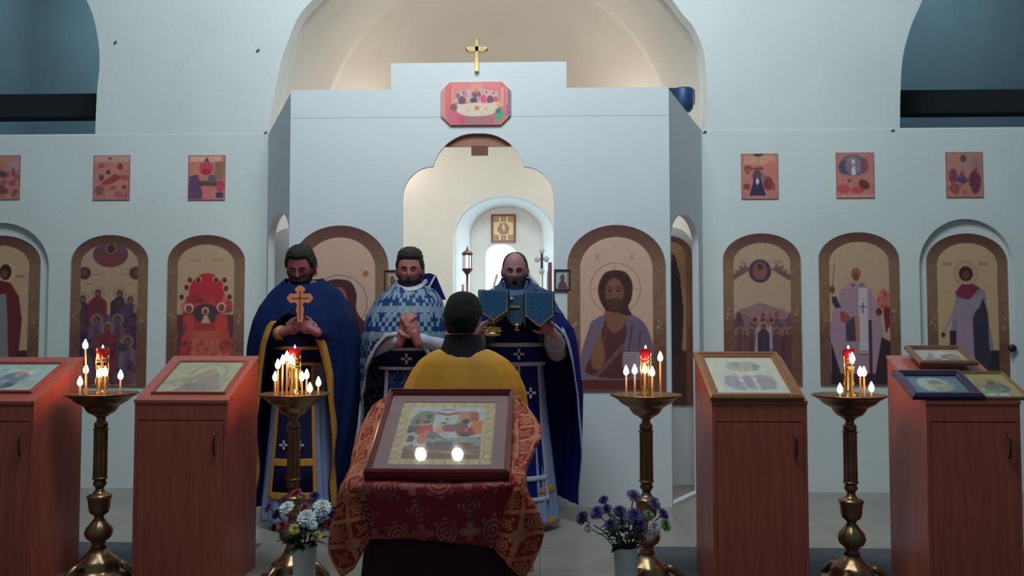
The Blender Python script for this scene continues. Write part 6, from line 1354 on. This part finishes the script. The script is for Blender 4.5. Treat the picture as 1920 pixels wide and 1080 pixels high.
# vessels and their covers
YH = 5.05
def veil(label, px, yt, hw_px, ys, yp, Y, depth=.15):
    """stiff square top with pentagonal lappets hanging at the four sides"""
    c = at(px, yt, Y); hw = hw_px*Y/F; zs_, zp = az(px, ys, Y), az(px, yp, Y); zt0 = c.z
    r = thing('vessel_cover', (c.x, Y, zt0), label, 'cloth')
    y0, y1 = Y, Y+2*hw; cyy = Y+hw
    bm = bmesh.new(); box(bm, c.x-hw, c.x+hw, y0, y1, zt0-.006, zt0); bm2('top', bm, M_teal, r)
    e = .011
    pent = [(-hw, zt0-.004), (hw, zt0-.004), (hw, zs_), (0, zp), (-hw, zs_)]
    inn = [(-hw+e, zt0-.008), (hw-e, zt0-.008), (hw-e, zs_+e*.5), (0, zp+e*1.15), (-hw+e, zs_+e*.5)]
    for R_, nm in ((0, 'f'), (1, 'r'), (2, 'b'), (3, 'l')):
        Mx = Matrix.Translation((c.x, cyy, 0)) @ Matrix.Rotation(R_*math.pi/2, 4, 'Z')
        cv = lambda d0: (lambda x, z, y: tuple(Mx @ Vector((x, -hw+y-.05*(zt0-z)*0, z))))
        fl_ = bm2('lappet', plate([pent], 0, .005, cv(0)), M_tealtrim, r); bm2('field', plate([inn], -.003, .0005, cv(0)), M_teal, fl_)
    return r
veil('blue cloth cover with dull gold edge over the chalice, held left of the beard', 925, 543, 28, 582, 601, YH)
veil('blue cloth cover with dull gold edge on the right, under the raised hand', 1011, 546, 28, 590, 613, YH)
mc = at(970, 552, 5.12); r = thing('vessel_cover', (mc.x, 5.13, mc.z), 'darker teal cloth hanging between the two stiff blue covers', 'cloth')
q = [at(x, y, 5.15) for x, y in ((954, 556), (984, 552), (988, 600), (975, 608), (957, 606), (952, 590))]
bm2('cloth', plate([[(v.x, v.z) for v in q]], 5.15, 5.165), mat('dark_teal_cloth', (34, 66, 92), .6, var=.2, scale=50), r)
q0, q1 = at(955, 573, 5.145), at(974, 577, 5.145); bm = bmesh.new(); box(bm, q0.x, q1.x, 5.143, 5.149, q1.z, q0.z); bm2('band', bm, M_tealtrim, r)
q0 = at(959, 560, 5.145); bm = bmesh.new(); ellip(bm, q0, (.010, .005, .010)); bm2('bead', bm, M_silver, r)
M_chal = mat('shining_gold', (.90, .58, .22), .2, 1.0, raw=True, var=.08)
cc = at(923, 630, YH+.09); Yc = YH+.09; z_ = lambda y: az(923, y, Yc)
ch = thing('chalice', (cc.x, Yc, cc.z), 'ornate golden chalice foot below the left blue cover', 'chalice')
bm = bmesh.new(); lathe(bm, [(.054, z_(630)), (.058, z_(628)), (.057, z_(625)), (.049, z_(623)), (.050, z_(617)), (.060, z_(615)), (.058, z_(612.5)), (.03, z_(611)), (.012, z_(609))], (cc.x, Yc, 0), 40, flute=(12, .05, z_(624), z_(616))); bm2('foot', bm, M_chal, ch, True)
bm = bmesh.new(); lathe(bm, [(.010, z_(609)), (.012, z_(607)), (.022, z_(603)), (.012, z_(599)), (.010, z_(594)), (.02, z_(590)), (.04, z_(580)), (.046, z_(560)), (.046, z_(548))], (cc.x, Yc, 0), 30); bm2('cup', bm, M_chal, ch, True)
for k_ in range(8):
    a = 2*math.pi*k_/8+.2; bm = bmesh.new(); ellip(bm, (cc.x+.053*math.cos(a), Yc+.053*math.sin(a), z_(620)), (.008, .008, .008), n=10, m=8); bm2('jewel', bm, mat('pale_jewel', (.95, .80, .6), .1, .6, raw=True), ch, True)
cp = at(969, 620, 5.16); z_ = lambda y: az(969, y, 5.16); pt = thing('paten', (cp.x, 5.16, cp.z), 'small golden footed paten just below the dark middle cloth', 'paten')
bm = bmesh.new(); lathe(bm, [(.018, z_(620)), (.019, z_(618)), (.010, z_(615)), (.008, z_(612)), (.03, z_(610)), (.035, z_(609)), (.034, z_(607.5))], (cp.x, 5.16, 0), 28); bm2('foot', bm, M_chal, pt, True)

# ---- boy seen from behind in a yellow robe
YBo = 4.07; c4 = at(868, 598, YBo)
P4 = Person('child seen from behind, short dark hair and a golden yellow robe, facing the priests', c4.x, YBo, M_skinC, 1, 1.0, (c4.x, YBo+.0, c4.z), .05, -.22)
P4.browm = M_hairA
wl, wr = Vector((c4.x-.08, YBo+.27, .92)), Vector((c4.x+.08, YBo+.27, .92))
P4.arm(-1, (c4.x-.2, YBo+.05, .82), wl); P4.arm(1, (c4.x+.2, YBo+.05, .82), wr)
hand(P4.bm, wl, (.7, .6, .3), (-.4, .8, .2), -1, .4, .85); hand(P4.bm, wr, (-.7, .6, .3), (.4, .8, .2), 1, .4, .85)
P4.eyes(.2); P4.finish()
P4.shell('hair', mat('near_black_hair', (10, 8, 12), .9, var=.3, scale=60, bump=.6, bscale=150), hair_t(.014, .50, .0, -.64, .002, .004))
robe('collar', P4, [(1.26, .072, .072, .07, .07), (1.20, .085, .085, .085, .08), (1.12, .115, .115, .10, .10), (1.05, .12, .12, .11, .11)], M_black, 1.225, 1.08, k=7, amp=.0, cy=YBo+.01, nz=20)
robe('robe', P4, [(1.20, .07, .07, .07, .07), (1.155, .105, .105, .09, .085), (1.135, .155, .155, .11, .10), (1.10, .205, .21, .13, .12), (1.04, .245, .255, .15, .15), (.97, .275, .285, .17, .19), (.85, .29, .30, .17, .22), (.6, .27, .27, .2, .2), (.08, .30, .30, .25, .25)], M_yel_r, 1.15, .10, nth=200, nz=80, k=8, amp=.075, ph=.8, cy=YBo+.03)
